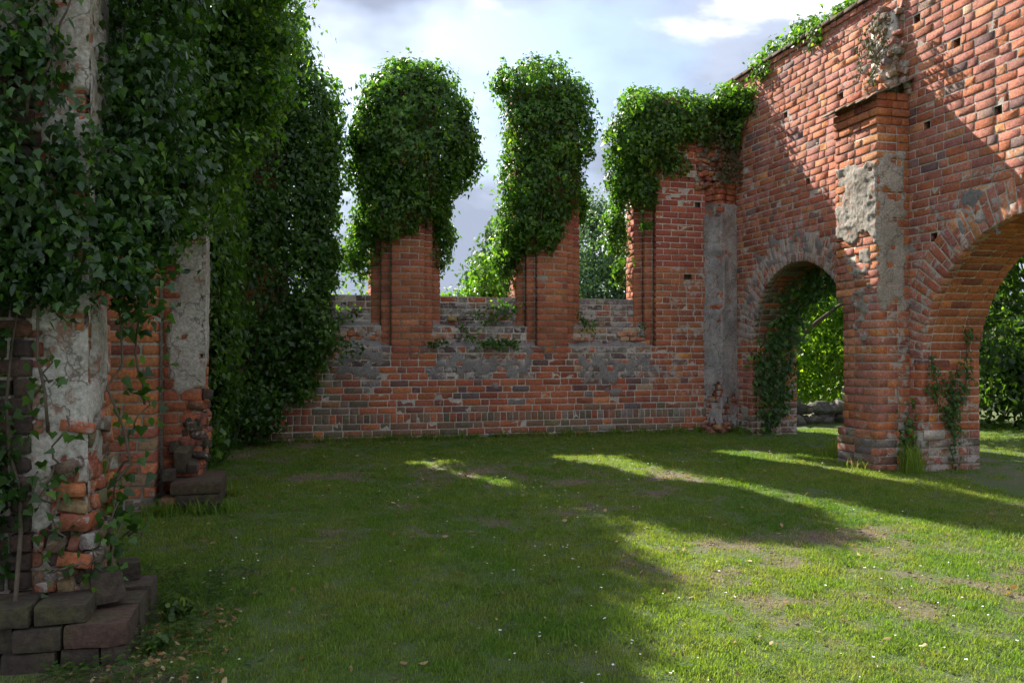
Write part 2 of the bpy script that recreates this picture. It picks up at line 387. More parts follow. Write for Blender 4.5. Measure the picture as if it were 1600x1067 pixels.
def rock(acc, c, r, col=None, sub=2, sq=(1, 1, 1), amp=.3, seed=None):
    """irregular lump"""
    s = random.random() * 50 if seed is None else seed
    n_u, n_v = 8, 5; vs = []; fs = []
    for k in range(n_v + 1):
        ph = PI * k / n_v
        for i in range(n_u):
            th = 2 * PI * i / n_u
            d = V((math.sin(ph) * math.cos(th), math.sin(ph) * math.sin(th), math.cos(ph)))
            m = max(abs(d.x), abs(d.y), abs(d.z)) ** .55
            rr = r / m * .85 * (1 + amp * mn.noise(d * 1.7 + V((s, s, s))))
            vs.append(V(c) + V((d.x * rr * sq[0], d.y * rr * sq[1], d.z * rr * sq[2])))
    for k in range(n_v):
        for i in range(n_u): fs.append((k * n_u + i, (k + 1) * n_u + i, (k + 1) * n_u + (i + 1) % n_u, k * n_u + (i + 1) % n_u))
    acc.add(vs, fs, col)

# ---- foliage
LEAF = np.array([(0, 0), (.30, -.13), (.55, .16), (.27, .42), (0, 1), (-.27, .42), (-.55, .16), (-.30, -.13)], float)
OVAL = np.array([(0, 0), (.2, .12), (.34, .42), (.2, .78), (0, 1.05), (-.2, .78), (-.34, .42), (-.2, .12)], float)
LONG = np.array([(0, 0), (.16, -.05), (.36, .10), (.24, .46), (0, 1.1), (-.24, .46), (-.36, .10), (-.16, -.05)], float)
WIDE = np.array([(0, 0), (.36, -.20), (.66, .10), (.40, .36), (.02, .80), (-.36, .40), (-.60, .14), (-.34, -.18)], float)
def leaf_mesh(name, P, Nr, T, S, tint, mat, shape=LEAF, fold=.22, droop=.2):
    P, Nr, T = (np.asarray(a, float) for a in (P, Nr, T)); S = np.asarray(S, float)
    Nr /= np.linalg.norm(Nr, axis=1, keepdims=True) + 1e-9
    T = T - Nr * (T * Nr).sum(1, keepdims=True); T /= np.linalg.norm(T, axis=1, keepdims=True) + 1e-9
    R = np.cross(T, Nr); n = len(P); K = 8
    kinds = np.stack([LEAF, OVAL, LONG, WIDE]) if shape is LEAF else shape[None]
    sh = kinds[RNG.choice(len(kinds), n, p=(.40, .14, .26, .20) if shape is LEAF else None)]
    sx, sy = sh[:, :, 0:1], sh[:, :, 1:2]
    fo = (fold * RNG.uniform(.2, 1.9, n))[:, None, None]; dr = (droop * RNG.uniform(-.3, 2.6, n))[:, None, None]
    zc = -fo * np.abs(sx) - dr * sy ** 2
    vv = P[:, None, :] + S[:, None, None] * (R[:, None, :] * sx + T[:, None, :] * sy + Nr[:, None, :] * zc)
    base = (np.arange(n) * K)[:, None]
    fl = (base + np.array([0, 1, 2, 3, 4, 0, 4, 5, 6, 7])[None, :]).ravel()
    return mesh_np(name, vv.reshape(-1, 3), fl, np.full(2 * n, 5), mat, {'tint': np.repeat(tint, K)})
def blob_points(blobs, n, shell=.22, bias=None, clump=.34, cl_amp=.16, loose=.06, fill=0., front=None):
    """points and outward normals near the surface of a union of superellipsoids (cx,cy,cz,rx,ry,rz,p)"""
    area = np.array([(b[3] * b[4] + b[4] * b[5] + b[3] * b[5]) for b in blobs]); area /= area.sum()
    Ps, Ns, Ds = [], [], []
    tries = 0; got = 0
    while got < n and tries < 40:
        tries += 1; m = int((n - got) * 1.6) + 50
        bi = RNG.choice(len(blobs), m, p=area)
        B = np.array([list(b[:6]) + [b[6] if len(b) > 6 else 2.] for b in blobs])[bi]
        d = RNG.normal(size=(m, 3)) * B[:, 3:6] ** .0
        d = d * (B[:, 3:6].prod(1, keepdims=True) ** (1 / 3) / B[:, 3:6]) ** .35 if False else d
        d /= np.linalg.norm(d, axis=1, keepdims=True)
        # stretch directions so that long blobs are evenly covered
        q = d * np.sqrt(B[:, 3:6]); q /= np.linalg.norm(q, axis=1, keepdims=True)
        r = 1 / (np.abs(q / B[:, 3:6]) ** B[:, 6:7]).sum(1, keepdims=True) ** (1 / B[:, 6:7])
        depth = np.abs(RNG.normal(0, 1, (m, 1))) * shell
        if fill: depth = np.where(RNG.random((m, 1)) < fill, RNG.random((m, 1)) * r, depth)
        P = B[:, :3] + q * np.maximum(r - depth, r * .1)
        g = np.sign(q) * np.abs(q / B[:, 3:6]) ** (B[:, 6:7] - 1) / B[:, 3:6]; g /= np.linalg.norm(g, axis=1, keepdims=True)
        # reject deep inside another blob
        keep = np.ones(m, bool)
        for k, b in enumerate(blobs):
            pw = b[6] if len(b) > 6 else 2.
            val = (np.abs((P - np.array(b[:3])) / np.array(b[3:6])) ** pw).sum(1) ** (1 / pw)
            keep &= ~((val < 1 - shell * 1.8 / min(b[3:6])) & (bi != k))
        if front is not None: keep &= (g @ np.array(front) > -.35) | (RNG.random(m) < .35)
        P, g, depth = P[keep], g[keep], depth[keep]
        off = np.empty(len(P)); gap = np.ones(len(P), bool)
        for i in range(len(P)):
            v = V(P[i]); f = mn.noise(v / clump) + .45 * mn.noise(v / (clump * .4))
            off[i] = f * cl_amp
            if f < -.42 and depth[i, 0] < shell * .7 and RNG.random() < .6: gap[i] = False
        P = P + g * (off[:, None] + RNG.normal(0, loose, (len(P), 1)) * (RNG.random((len(P), 1)) < .35))
        Ps.append(P[gap]); Ns.append(g[gap]); Ds.append((depth[gap, 0] - off[gap])); got += gap.sum()
    return np.concatenate(Ps)[:n], np.concatenate(Ns)[:n], np.concatenate(Ds)[:n]
def foliage(name, blobs, n, size, mat, parent=None, shape=LEAF, up=.25, rnd=.55, young=.12, parts=0, avoid=None, shoots=0, **kw):
    meta = {k: kw.pop(k) for k in ('label', 'cat', 'group', 'kind') if k in kw}
    P, G, D = blob_points(blobs, n, **kw)
    if avoid is not None:
        k = np.array([not avoid(p) for p in P]); P, G, D = P[k], G[k], D[k]
    if shoots:
        SP, SG, SD = [], [], []
        for i in RNG.choice(len(P), shoots):
            if D[i] > .05: continue
            d = G[i] * .8 + RNG.normal(0, .45, 3) + np.array([0, 0, RNG.choice([-.9, .25])]); d /= np.linalg.norm(d); ln = RNG.uniform(.1, .38); m_ = int(ln * 42)
            bend = RNG.normal(0, .25, 3) + np.array([0, 0, -.5])
            for t in np.linspace(.1, 1, m_): SP.append(P[i] + (d * t + bend * t * t * .5) * ln + RNG.normal(0, .018, 3)); SG.append(G[i]); SD.append(-.2)
        P, G, D = np.vstack([P, SP]), np.vstack([G, SG]), np.concatenate([D, SD])
    n = len(P)
    Nr = G + RNG.normal(0, rnd, (n, 3)) + np.array([0, 0, up])
    T = np.array([0, 0, -1.]) + G * .35 + RNG.normal(0, .45, (n, 3))
    S = size * RNG.uniform(.45, 1.3, n)
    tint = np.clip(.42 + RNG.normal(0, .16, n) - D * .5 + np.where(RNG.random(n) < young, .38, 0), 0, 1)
    if parts:
        pr = [project(V(p)) for p in P]
        sc = np.array([0 if q is None or not (0 < q[0] < 1600 and 0 < q[1] < 1067) else s / q[2] for q, s in zip(pr, S)]) * np.where(D < .08, 1, .3)
        od = np.argsort(-sc); big = od[:parts]; rest = od[parts:]
        for i in big:
            me = leaf_mesh('leaf', [(0, 0, 0)], [Nr[i]], [T[i]], [S[i]], [tint[i]], mat, shape)
            link('leaf', me, parent, loc=V(P[i]))
        P, Nr, T, S, tint = P[rest], Nr[rest], T[rest], S[rest], tint[rest]
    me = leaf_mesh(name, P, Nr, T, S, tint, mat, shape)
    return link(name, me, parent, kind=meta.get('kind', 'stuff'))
def tube(acc, pts, r0, r1, n=6):
    rings = []
    for i, p in enumerate(pts):
        p = V(p); q = V(pts[min(i + 1, len(pts) - 1)]); o = V(pts[max(i - 1, 0)]); t = (q - o).normalized()
        u = t.cross(V((.3, .8, .5))).normalized(); v = t.cross(u); r = r0 + (r1 - r0) * i / (len(pts) - 1)
        rings.append([p + (u * math.cos(2 * PI * k / n) + v * math.sin(2 * PI * k / n)) * r * random.uniform(.88, 1.12) for k in range(n)])
    vs = [v for r in rings for v in r]; fs = []
    for i in range(len(pts) - 1):
        for k in range(n): fs.append((i * n + k, i * n + (k + 1) % n, (i + 1) * n + (k + 1) % n, (i + 1) * n + k))
    fs.append(tuple(range(n - 1, -1, -1))); fs.append(tuple((len(pts) - 1) * n + k for k in range(n)))
    acc.add(vs, fs)
def wander(p0, p1, n, amp):
    p0, p1 = V(p0), V(p1); s = random.random() * 90
    return [p0.lerp(p1, i / n) + V((mn.noise(V((i * .5, s, 0))), mn.noise(V((i * .5, s, 5))), mn.noise(V((i * .5, s, 9))))) * amp * (1 if 0 < i else 0) for i in range(n + 1)]
def stems(name, paths, parent, r=.011):
    for p0, p1 in paths:
        A = Acc(); tube(A, wander(p0, p1, 9, .14), r * random.uniform(.8, 1.3), r * .35); A.build('stem', M_BARK, parent, smooth=True)

# ------------------------------------------------------------------ ground
BARE = [(-.9, 11.5, .9, 1.2, .8), (.35, 9.5, .8, .5, .7), (1.9, 9.1, .9, .7, .75), (3.5, 8.4, 1.1, .8, .7), (3.3, 5.4, .9, .55, .9), (4.3, 5.6, .9, .5, .8),
        (4.4, 4.4, 1.0, .7, .75), (-.2, 12.2, .7, .5, .9), (.6, 6.6, .5, .3, .5), (-.85, 4.2, .4, 1.2, .9), (5.6, 4.6, .8, .6, .6), (8.3, 8.2, 1.4, .9, .8), (3.2, 4.4, .7, .4, .4), (2.3, 7.0, .8, .4, .35)]
def bare(x, y):
    b = 0
    for cx, cy, rx, ry, s in BARE:
        q = ((x - cx) / rx) ** 2 + ((y - cy) / ry) ** 2
        if q < 2.2: b = max(b, s * max(0, 1.25 - q * .75))
    if y > 12.2 and x > -1 and x < 7: b = max(b, .35)
    n = mn.fractal(V((x * 2.3, y * 2.3, 1)), .6, 2.2, 6)
    return min(1, max(0, b * .54 + n * (1.0 if b > .05 else .32) - .04))
def ground_z(x, y):
    z = gz(y) + .012 * mn.noise(V((x * 1.1, y * 1.1, 0))) + .006 * mn.noise(V((x * 5, y * 5, 3)))
    if -1.2 < x < 7.2 and 12.0 < y < 12.6: z += .02 * (y - 12)
    return z
def axis(lo, hi, fine_lo, fine_hi, st):
    mid = list(np.arange(fine_lo, fine_hi + st / 2, st)); out = []
    d = st; p = fine_lo
    while p > lo: d *= 1.35; p -= d; out.append(max(p, lo))
    left = out[::-1]; out = []; d = st; p = fine_hi
    while p < hi: d *= 1.35; p += d; out.append(min(p, hi))
    return np.array(left + mid + out)
xs = axis(-160, 200, -3, 12, .07); ys = axis(-120, 260, 1.5, 14, .07)
gv = np.zeros((len(ys), len(xs), 3)); gb = np.zeros((len(ys), len(xs)))
for j, y in enumerate(ys):
    for i, x in enumerate(xs):
        near = -3 <= x <= 12 and 1.4 <= y <= 14.1
        gv[j, i] = (x, y, ground_z(x, y) if near else gz(y)); gb[j, i] = bare(x, y) if near else .15
nx, ny = len(xs), len(ys); ii = np.arange(ny * nx).reshape(ny, nx)
fl = np.stack([ii[:-1, :-1], ii[:-1, 1:], ii[1:, 1:], ii[1:, :-1]], -1).reshape(-1)
link('ground', mesh_np('ground', gv.reshape(-1, 3), fl, np.full((ny - 1) * (nx - 1), 4), M_GROUND, {'bare': gb.ravel()}, True), kind='structure')

# ------------------------------------------------------------------ back wall with window piers
YB = 12.5
BW = (V((0, YB, 0)), V((1, 0, 0)), V((0, -1, 0)))
back = thing('ruined_window_wall', 'long low brick wall at the back with tall window piers rising from stepped sills', 'brick wall', (3, YB, gz(YB)))
BR = []
PIERS = [-.58, 1.70, 3.98]; HALF = .25
def col_low(x, z):
    n = mn.noise(V((x * 1.3, z * 2.2, 4)))
    inpier = any(abs(x - c) < .30 + .35 * max(0, (1.3 - z)) for c in PIERS) or x > 5.75
    if z < .6 + .12 * n or x < .95 + .3 * n and z < 1.35: return (pick(MOSSB) if random.random() < .75 else pick(RED)), .22
    if z < .75 and random.random() < .3: return pick(MOSSB), .2
    if not inpier and z > 1.12 + .15 * n: return (pick(GREYB) if random.random() < .8 else pick(RED)), .5
    if x < 1.2: return (pick(GREYB) if random.random() < .6 else pick(RED)), .4
    g = (not inpier and random.random() < .25)
    if z > .95 and z < 1.15 and random.random() < .2: return (.17, .09, .085), .15
    return (pick(GREYB) if g else pick(RED)), (.28 if x < 5.75 else .42 if .8 < z else .2)
levels = [.12, .22, .32, .42, .52, .66] + [.66 + .101 * k for k in range(1, 10)]
for i, z in enumerate(levels):
    h = .14 if abs(z - .52) < .01 else .1
    course(BR, BW, -1.25, 7.0, z, h, col_low, first=i, soldier=(h > .12), depth=.1 if z < 1.5 else .13, spall=.12, bond='SSH')
# step 2 and parapet infill in each bay, between pier faces
def col_sill(x, z):
    if 5.0 > x > 4.4 and abs(z - 1.87) < .03: return (.36, .25, .16), .1
    if x < 1.3: return (pick(GREYB) if random.random() < .7 else pick(MOSSB)), .55
    return (pick(GREYB) if random.random() < .8 else pick(RED)), .5
bays = [(-.58, 1.70), (1.70, 3.98), (3.98, 6.0)]
for c0, c1 in bays:
    r = c1 - (.40 if c1 < 5.9 else .26 + .13); l = c0 + .40
    R2 = c1 - (.53 if c1 < 5.9 else .53); L2 = c0 + .53
    for k in range(3): course(BR, BW, l, r, 1.675 + .1 * k, .1, col_sill, d=-.13, first=k + 1, depth=.14, wear=1.5, spall=.25)
    for k in range(5): course(BR, BW, L2 + .005, R2 - .005, 1.975 + .094 * k, .094, col_sill, d=-.26, first=k, depth=.24 if k == 4 else .13, wear=1.4, spall=.15)
def col_pier(x, z):
    if z > 3.3: return pick(UPRED), .08
    return (pick(PIERC)), (.14 if z > 2.3 else .2)
def pier_courses(cx, ztop, sides=(-1, 1), z0=1.675):
    k = 0; z = z0
    while z < ztop:
        H_ = .1
        course(BR, BW, cx - HALF, cx + HALF, z, H_, col_pier, first=k, depth=.125, wear=.8, spall=.04, bond='S')
        for s in sides:
            a = cx + s * (HALF + .012) - (.128 if s < 0 else 0)
            if z > 1.9 or True: course(BR, BW, a, a + .128, z, H_, col_pier, d=-.12, depth=.13, bond='H', wear=.8, spall=.03)
            if z > 1.95:
                a = cx + s * (HALF + .152) - (.128 if s < 0 else 0)
                course(BR, BW, a, a + .128, z, H_, col_pier, d=-.24, depth=(.30 if k % 2 else .17), bond='H', wear=.8, spall=.03)
                # jamb face turning to the outside
                Wj = (V((cx + s * (HALF + .28), YB + .24, 0)), V((0, 1, 0)) , V((s, 0, 0)))
                st = (.30 if k % 2 else .17) + .013
                course(BR, Wj, st, .53 - .24 + .24, z, H_, lambda a, zz: (pick(ARC), .25), d=.0, depth=.1, bond='S', first=k)
        z += H_; k += 1
for cx in PIERS: pier_courses(cx, 5.75)
# right end pier: one stepped edge and broad face up to the corner
z = 1.675; k = 0
def hole_b(a0, a1, z0, z1): return [(hx - .07, hx + .07) for hx, hz in HOLES_B if z0 < hz + .03 and z1 > hz - .03]
HOLES_B = [(6.50, 4.02), (6.32, 2.82)]
while z < 5.7:
    course(BR, BW, 5.74, 7.02, z, .1, lambda a, zz: (pick(UPRED) if zz > 2.9 else pick(PIERC), .05 if zz > 2.9 else .45 if a > 6.1 else .15), first=k, depth=.125, bond='S' if z > 2.8 else 'SSH', wear=.8, spall=.05, skip=hole_b)
    course(BR, BW, 5.60, 5.728, z, .1, col_pier, d=-.12, depth=.13, bond='H', wear=.8)
    if z > 1.95:
        course(BR, BW, 5.46, 5.588, z, .1, col_pier, d=-.24, depth=(.26 if k % 2 else .13), bond='H', wear=.8)
        st = (.26 if k % 2 else .13) + .013
        course(BR, (V((5.46, YB + .24, 0)), V((0, 1, 0)), V((-1, 0, 0))), st, .32, z, .1, lambda a, zz: (pick(ARC), .3), bond='H', first=k)
    z += .1; k += 1
C = Acc()
core_grid(BW, -1.3, 7.15, .0, 1.665, -.006, None, C, .07)
C.box(-1.3, 7.15, YB + .03, YB + .6, 0, 1.66)
for c0, c1 in bays:
    core_grid(BW, c0 + .30, c1 - .30, 1.6, 1.972, -.136, None, C, .06)
    C.box(c0 + .3, c1 - .25, YB + .15, YB + .6, 1.6, 1.970)
    core_grid(BW, c0 + .4, c1 - .40, 1.9, 2.44, -.266, None, C, .06)
    C.box(c0 + .4, c1 - .4, YB + .28, YB + .54, 1.9, 2.435)
for cx in PIERS:
    C.box(cx - HALF + .012, cx + HALF - .012, YB + .005, YB + .5, 1.5, 5.8)
    C.box(cx - HALF - .128, cx + HALF + .128, YB + .127, YB + .52, 1.5, 5.79)
    C.box(cx - HALF - .266, cx + HALF + .266, YB + .247, YB + .762, 1.5, 5.78)
C.box(5.472, 6.2, YB + .247, YB + .56, 1.5, 5.68); C.box(5.612, 6.3, YB + .127, YB + .57, 1.5, 5.69)
core_grid(BW, 5.752, 7.15, 1.6, 5.7, -.005, lambda a, z: not any(abs(a - hx) < .07 and -.05 < z - hz < .05 for hx, hz in HOLES_B), C, .05)
for hx, hz in HOLES_B:      # putlog holes: walls and back of the socket
    x0, x1, z0, z1 = hx - .075, hx + .075, hz - .055, hz + .055
    C.add([V((x0, YB + .01, z0)), V((x1, YB + .01, z0)), V((x1, YB + .01, z1)), V((x0, YB + .01, z1)), V((x0, YB + .3, z0)), V((x1, YB + .3, z0)), V((x1, YB + .3, z1)), V((x0, YB + .3, z1))],
          [(4, 5, 6, 7), (0, 4, 7, 3), (1, 2, 6, 5), (0, 1, 5, 4), (3, 7, 6, 2)])
C.box(5.76, 7.15, YB + .31, YB + .62, 1.5, 5.7)
C.build('masonry_core', M_MORTAR, back)
emit(BR, back, 300)
for s, (a0, a1, z0, z1) in enumerate([(.45, 1.46, 1.05, 1.72), (1.95, 3.72, 1.08, 1.68), (4.25, 5.78, .98, 1.62), (2.9, 3.2, .55, 1.2), (4.75, 5.3, .62, 1.1), (1.0, 1.25, .55, 1.15)]):
    plaster('render_patch', BW, a0, a1, z0, z1, back, M_GREYMORTAR, seed=s + 2, holes=.66, ragged=.6, d=.006, rel=.006)
for s, c in enumerate([(.1, 1.1), (2.25, 3.4), (4.55, 5.4)]):
    plaster('render_patch', (V((0, YB + .26, 0)), BW[1], BW[2]), c[0], c[1], 2.0, 2.42, back, M_GREYMORTAR, seed=s + 12, holes=.6, ragged=.7, d=.006, rel=.006)
# weathered mortar slopes and crumbled bricks on the ledges
for bi, (c0, c1) in enumerate(bays):
    for x0, x1, y0, y1, z0, hh in ((c0 + .27, c1 - .28, YB + .004, YB + .128, 1.668, .11), (c0 + .41, c1 - .41, YB + .134, YB + .258, 1.968, .12)):
        A = Acc(); nx_ = int((x1 - x0) / .03); g_ = []
        for i in range(nx_ + 1):
            x = x0 + (x1 - x0) * i / nx_; k_ = .45 + .9 * max(-.3, mn.fractal(V((x * 2.2, z0 * 5, bi)), .8, 2., 3))
            for q in range(6):
                t = q / 5; A.v.append(V((x, y0 + (y1 - y0) * t, z0 + (hh * k_ * t ** .8 + .012 * mn.noise(V((x * 20, t * 4, z0)))) - (.01 if q == 0 else 0))))
        for i in range(nx_):
            for q in range(5): b0 = i * 6 + q; A.f.append([b0, b0 + 6, b0 + 7, b0 + 1])
        A.build('mortar_slope', M_GREYMORTAR, back)
    A = Acc(); dm = lambda a, z: .11 * max(0, mn.noise(V((a * 2.6, z * 3, bi * 3.))) + .25)
    broken(A, (V((0, YB + .13, 0)), BW[1], BW[2]), c0 + .42, c1 - .45, 1.68, 1.86, dm, GREYB + ORANGE, .5, .8, (.1, .24), .07)
    broken(A, (V((0, YB + .26, 0)), BW[1], BW[2]), c0 + .55, c1 - .56, 1.98, 2.12, dm, GREYB, .5, .7, (.1, .24), .07)
    A.build('ledge_bricks', M_BRICK, back, kind='stuff')
# crumbled rubble, earth and moss on the ledges
A = Acc()
for c0, c1 in bays:
    for _ in range(60):
        x = random.uniform(c0 + .3, c1 - .34); yy, zz = (random.uniform(.03, .12), 1.665) if random.random() < .6 else (random.uniform(.16, .25), 1.965)
        shard(A, (x, YB + yy, zz), random.uniform(.012, .035), jit(pick(GREYB + MOSSB)) + (0,), sq=(1.5, 1, .7))
A.build('ledge_rubble', M_STONE, back, kind='stuff')

# corner shaft, rendered in grey, with broken brick above
sh = thing('corner_shaft', 'grey rendered octagonal shaft filling the corner between back wall and arcade wall', 'column', (6.9, 12.35, gz(12.35)))
def shaft_poly(z):
    k = 1 + .07 * mn.noise(V((0, 0, z * 2))) + (.22 if z < .5 else 0) * (1 - z / .5)
    b = .05 if 2.3 < z < 3.2 else 0
    return [(7.13 - .53 * k, 12.52), (7.13 - .46 * k + b, 12.52 - .16 * k), (7.13 - .37 * k + b, 12.52 - .33 * k), (7.13 - .20 * k, 12.52 - .27 * k), (7.11, 12.52 - .22 * k)]
A = Acc(); zs = np.arange(.15, 4.02, .05); cols = 5; sub = 6
grid = []
for z in zs:
    P = shaft_poly(z); row = []
    for i in range(cols - 1):
        for s in range(sub):
            t = s / sub; p = V((P[i][0] * (1 - t) + P[i + 1][0] * t, P[i][1] * (1 - t) + P[i + 1][1] * t, z))
            row.append(p + V((-.6, -.8, 0)) * (.026 * mn.fractal(p * 5, .7, 2.1, 5) - (.03 if z > 3.8 and mn.noise(p * 7) > 0 else 0)))
    row.append(V((*P[-1], z))); grid.append(row)
m = len(grid[0]); vs = [p for r in grid for p in r]
fs = []
for k in range(len(zs) - 1):
    for i in range(m - 1):
        p = grid[k][i]; z = p.z
        worn = z < 1.15 and mn.fractal(V((i * .16, z * 3.0, 3)), .8, 2., 3) > (z - .55) * .9
        if not worn: fs.append((k * m + i, k * m + i + 1, (k + 1) * m + i + 1, (k + 1) * m + i))
A.add(vs, fs); A.build('render_coat', M_PLASTERGREY, sh)
SB = []
z = .16; k = 0
while z < 4.35:
    P = shaft_poly(z)
    for i in range(4):
        p, q = V((*P[i], z)), V((*P[i + 1], z)); A_ = (q - p); Ln = A_.length; A_.normalize(); Nn = V((A_.y, -A_.x, 0))
        Nn = Nn if Nn.y < 0 or Nn.x < 0 else -Nn
        SB.append(make_brick(p - Nn * .03 + A_ * .004, A_, V((0, 0, 1)), Nn, Ln - .012, .087, .12, pick(RED) if z > .5 else pick(ARC), .55 if z < 1.2 else .1, wear=1.3, spall=.3))
    z += .1; k += 1
emit(SB, sh, 300)
A = Acc(); 
broken(A, BW, 6.5, 7.1, 4.24, 5.4, lambda a, z: .30 * min(1, (a - 6.42) * 4) * (1 - .45 * (z - 4.2)) * (.45 + .9 * abs(mn.noise(V((a * 5, z * 4, 1))))), MOSSB + RED, .4, .85)
A.build('broken_masonry', M_BRICK, sh, kind='stuff')
A = Acc()
for _ in range(46):
    x = random.uniform(6.5, 7.1); y = 12.5 - random.random() * .42; shard(A, (x, y, .27 + random.random() ** 2 * .18), random.uniform(.03, .07), jit(pick(ARC)) + (.5,))
A.build('fallen_rubble', M_STONE, sh, kind='stuff')

# ------------------------------------------------------------------ arcade wall on the right
XR = 7.1; TH = .82; ZT = 6.0; Y0 = 4.1; Y1 = 12.5
AW = (V((XR, 0, 0)), V((0, 1, 0)), V((-1, 0, 0)))
arc = thing('arcade_wall', 'tall brick wall on the right with two round arches and a broken sloping top edge', 'brick wall', (XR + .4, 9, gz(9)))
ARCH = [(10.63, 1.67, 1.22), (6.55, 1.40, 1.60)]       # centre y, springing z, radius
RING = .42
HOLES = [(8.05, 4.22), (7.95, 2.83), (7.05, 4.05), (9.62, 5.02), (9.9, 2.75), (10.35, 3.95), (11.6, 2.83), (8.2, 5.45), (10.9, 5.1), (7.6, 4.95), (6.95, 5.3), (9.3, 5.5), (6.3, 4.5), (8.2, .62)]
HOLES = [(y, .17 + .1 * round((z - .17) / .1)) for y, z in HOLES]
def skipR(a0, a1, z0, z1): return [(hy - .062, hy + .062) for hy, hz in HOLES if z0 < hz + .08 and z1 > hz + .01]
def intervals(z, ring=RING + .006):
    iv = [(Y0, Y1 - .02)]
    for cy, cz, R in ARCH:
        rr = R + ring
        if z <= cz - .02: hw = R
        elif z < cz + rr: hw = math.sqrt(max(0, rr * rr - (max(z, cz) - cz) ** 2))
        else: continue
        if z <= cz - .02: pass
        lo, hi = cy - hw, cy + hw; new = []
        for a, b in iv:
            if lo > a: new.append((a, min(b, lo)))
            if hi < b: new.append((max(a, hi), b))
        iv = [q for q in new if q[1] - q[0] > .04]
    return iv
def col_arc(y, z):
    n = mn.noise(V((y * .9, z * 1.1, 8)))
    up = z > 3.2
    sm = .22 + .12 * n
    for cy, cz, R in ARCH:
        q = math.hypot(y - cy, max(0, z - cz)); 
        if z > cz and R < q < R + .65: sm += .22
    if z < 1.0: sm += .16
    if z < .55: return pick(ARC + MOSSB), .5
    r = random.random()
    if up: return (pick(ARC) if r < .62 else pick(RED)), sm
    return (pick(ARC) if r < .4 else pick(RED)), sm
RB = []
z = .07; k = 0
while z < ZT - .05:
    hw = .1
    for a, b in intervals(z + .05 if z > 1.7 else z):
        fb = random.random() < .5
        for cy, cz, R in ARCH: pass
        course(RB, AW, a, b, z, hw, col_arc, first=k, depth=.1, bond=('SH', 'SSH')[k % 2], spall=.16, wear=.8, skip=skipR)
    z += hw; k += 1
# toothed cornice under the coping: small bricks set out on the top course
y = Y0
while y < Y1 - .1:
    RB.append(make_brick(V((XR, y, ZT - .03)), AW[1], V((0, 0, 1)), AW[2], .125, .07, .3, pick(ARC), .2, 'brick', 1.2, .1)); RB[-1].v = [v + V((-.03, 0, 0)) for v in RB[-1].v]; y += .139
y = Y0
while y < Y1 - .1:
    RB.append(make_brick(V((XR - .06, y, ZT + .05)), AW[1], V((0, 0, 1)), AW[2], .27, .05, .45, (.11, .08, .06), .05, 'brick', 1.3, .1)); y += .283
# arch rings: header layer outside, stretcher layer inside
for cy, cz, R in ARCH:
    n = int(PI * R / .098)
    for i in range(n):
        t0 = PI * i / n; t1 = PI * (i + 1) / n; tm = (t0 + t1) / 2
        e = V((0, math.cos(tm), math.sin(tm))); tan = V((0, -math.sin(tm), math.cos(tm)))
        lay = ((0, .27), (.285, .125)) if i % 2 else ((0, .125), (.138, .27))
        for r0, ln in lay:
            rad = R + r0 + .004; wd0 = PI * rad / n - .017
            O = V((XR, cy, cz)) + e * rad - tan * wd0 / 2
            col, sm = (pick(ARC) if random.random() < .6 else pick(RED)), .60 if cy > 9 else .45
            b = make_brick(O, e, tan, V((-1, 0, 0)), ln, wd0, .115, col, sm, 'arch_brick', 1.1, .15)
            for j, v in enumerate(b.v):                # widen towards the outside like a voussoir
                rel = (v - V((XR, cy, cz))); rr = rel.dot(e); tt = rel.dot(tan); b.v[j] = v + tan * (tt * (rr / rad - 1))
            RB.append(b)
    # soffit courses, running through the wall's thickness
    ns = int(PI * R / .1)
    for i in range(ns):
        t = PI * (i + .5) / ns; e = V((0, math.cos(t), math.sin(t))); tan = V((0, -math.sin(t), math.cos(t)))
        if cy + e.y * R < Y0: continue
        x = XR + .13
        while x < XR + TH - .04:
            ln = min(.27 if random.random() < .7 else .13, XR + TH - x)
            if XR + TH - x - ln < .06: ln = XR + TH - x
            O = V((x, cy, cz)) + e * (R + .004) + tan * (PI * R / ns / 2 - .007)
            RB.append(make_brick(O, V((1, 0, 0)), -tan, -e, ln, PI * R / ns - .014, .09, pick(ORANGE) if cy < 9 else pick(MOSSB + ORANGE), .22, 'soffit_brick', .9, .06))
            x += ln + .014
# jambs below the springing, facing along the wall
def col_jamb(a, z):
    if z < .62: return pick(ARC + MOSSB + [(6, (.27, .19, .16))]), .5
    return (pick(ORANGE) if random.random() < .6 else pick(RED)), .22 + .2 * (z < 1.0)
for cy, cz, R in ARCH:
    for s in (1, -1):
        yj = cy + s * R; W = (V((XR, yj, 0)), V((1, 0, 0)), V((0, -s, 0))); z = .07; k = 0
        while z < cz - .01:
            course(RB, W, .113 if k % 2 else .113, TH, z, .1, col_jamb, first=k, depth=.1, bond='SH', spall=.08 if s > 0 and cy < 9 else .3, wear=1.0 if cy < 9 else 1.8)
            z += .1; k += 1
C = Acc()
def maskR(a, z):
    for hy, hz in HOLES:
        if abs(a - hy) < .07 and hz < z < hz + .1: return False
    for cy, cz, R in ARCH:
        if z < cz and abs(a - cy) < R + .02: return False
        if z >= cz and math.hypot(a - cy, z - cz) < R + .04: return False
    return True
core_grid(AW, Y0, Y1, -.1, ZT + .05, -.0065, maskR, C, .05)
core_grid((V((XR + TH, 0, 0)), V((0, 1, 0)), V((1, 0, 0))), Y0, Y1 + .6, -.1, ZT + .05, 0, maskR, C, .1)
C.add([V((XR, Y0, ZT + .05)), V((XR + TH, Y0, ZT + .05)), V((XR + TH, Y1 + .6, ZT + .05)), V((XR, Y1 + .6, ZT + .05)), V((XR, Y0, -.1)), V((XR + TH, Y0, -.1))], [(0, 1, 2, 3), (4, 5, 1, 0)])
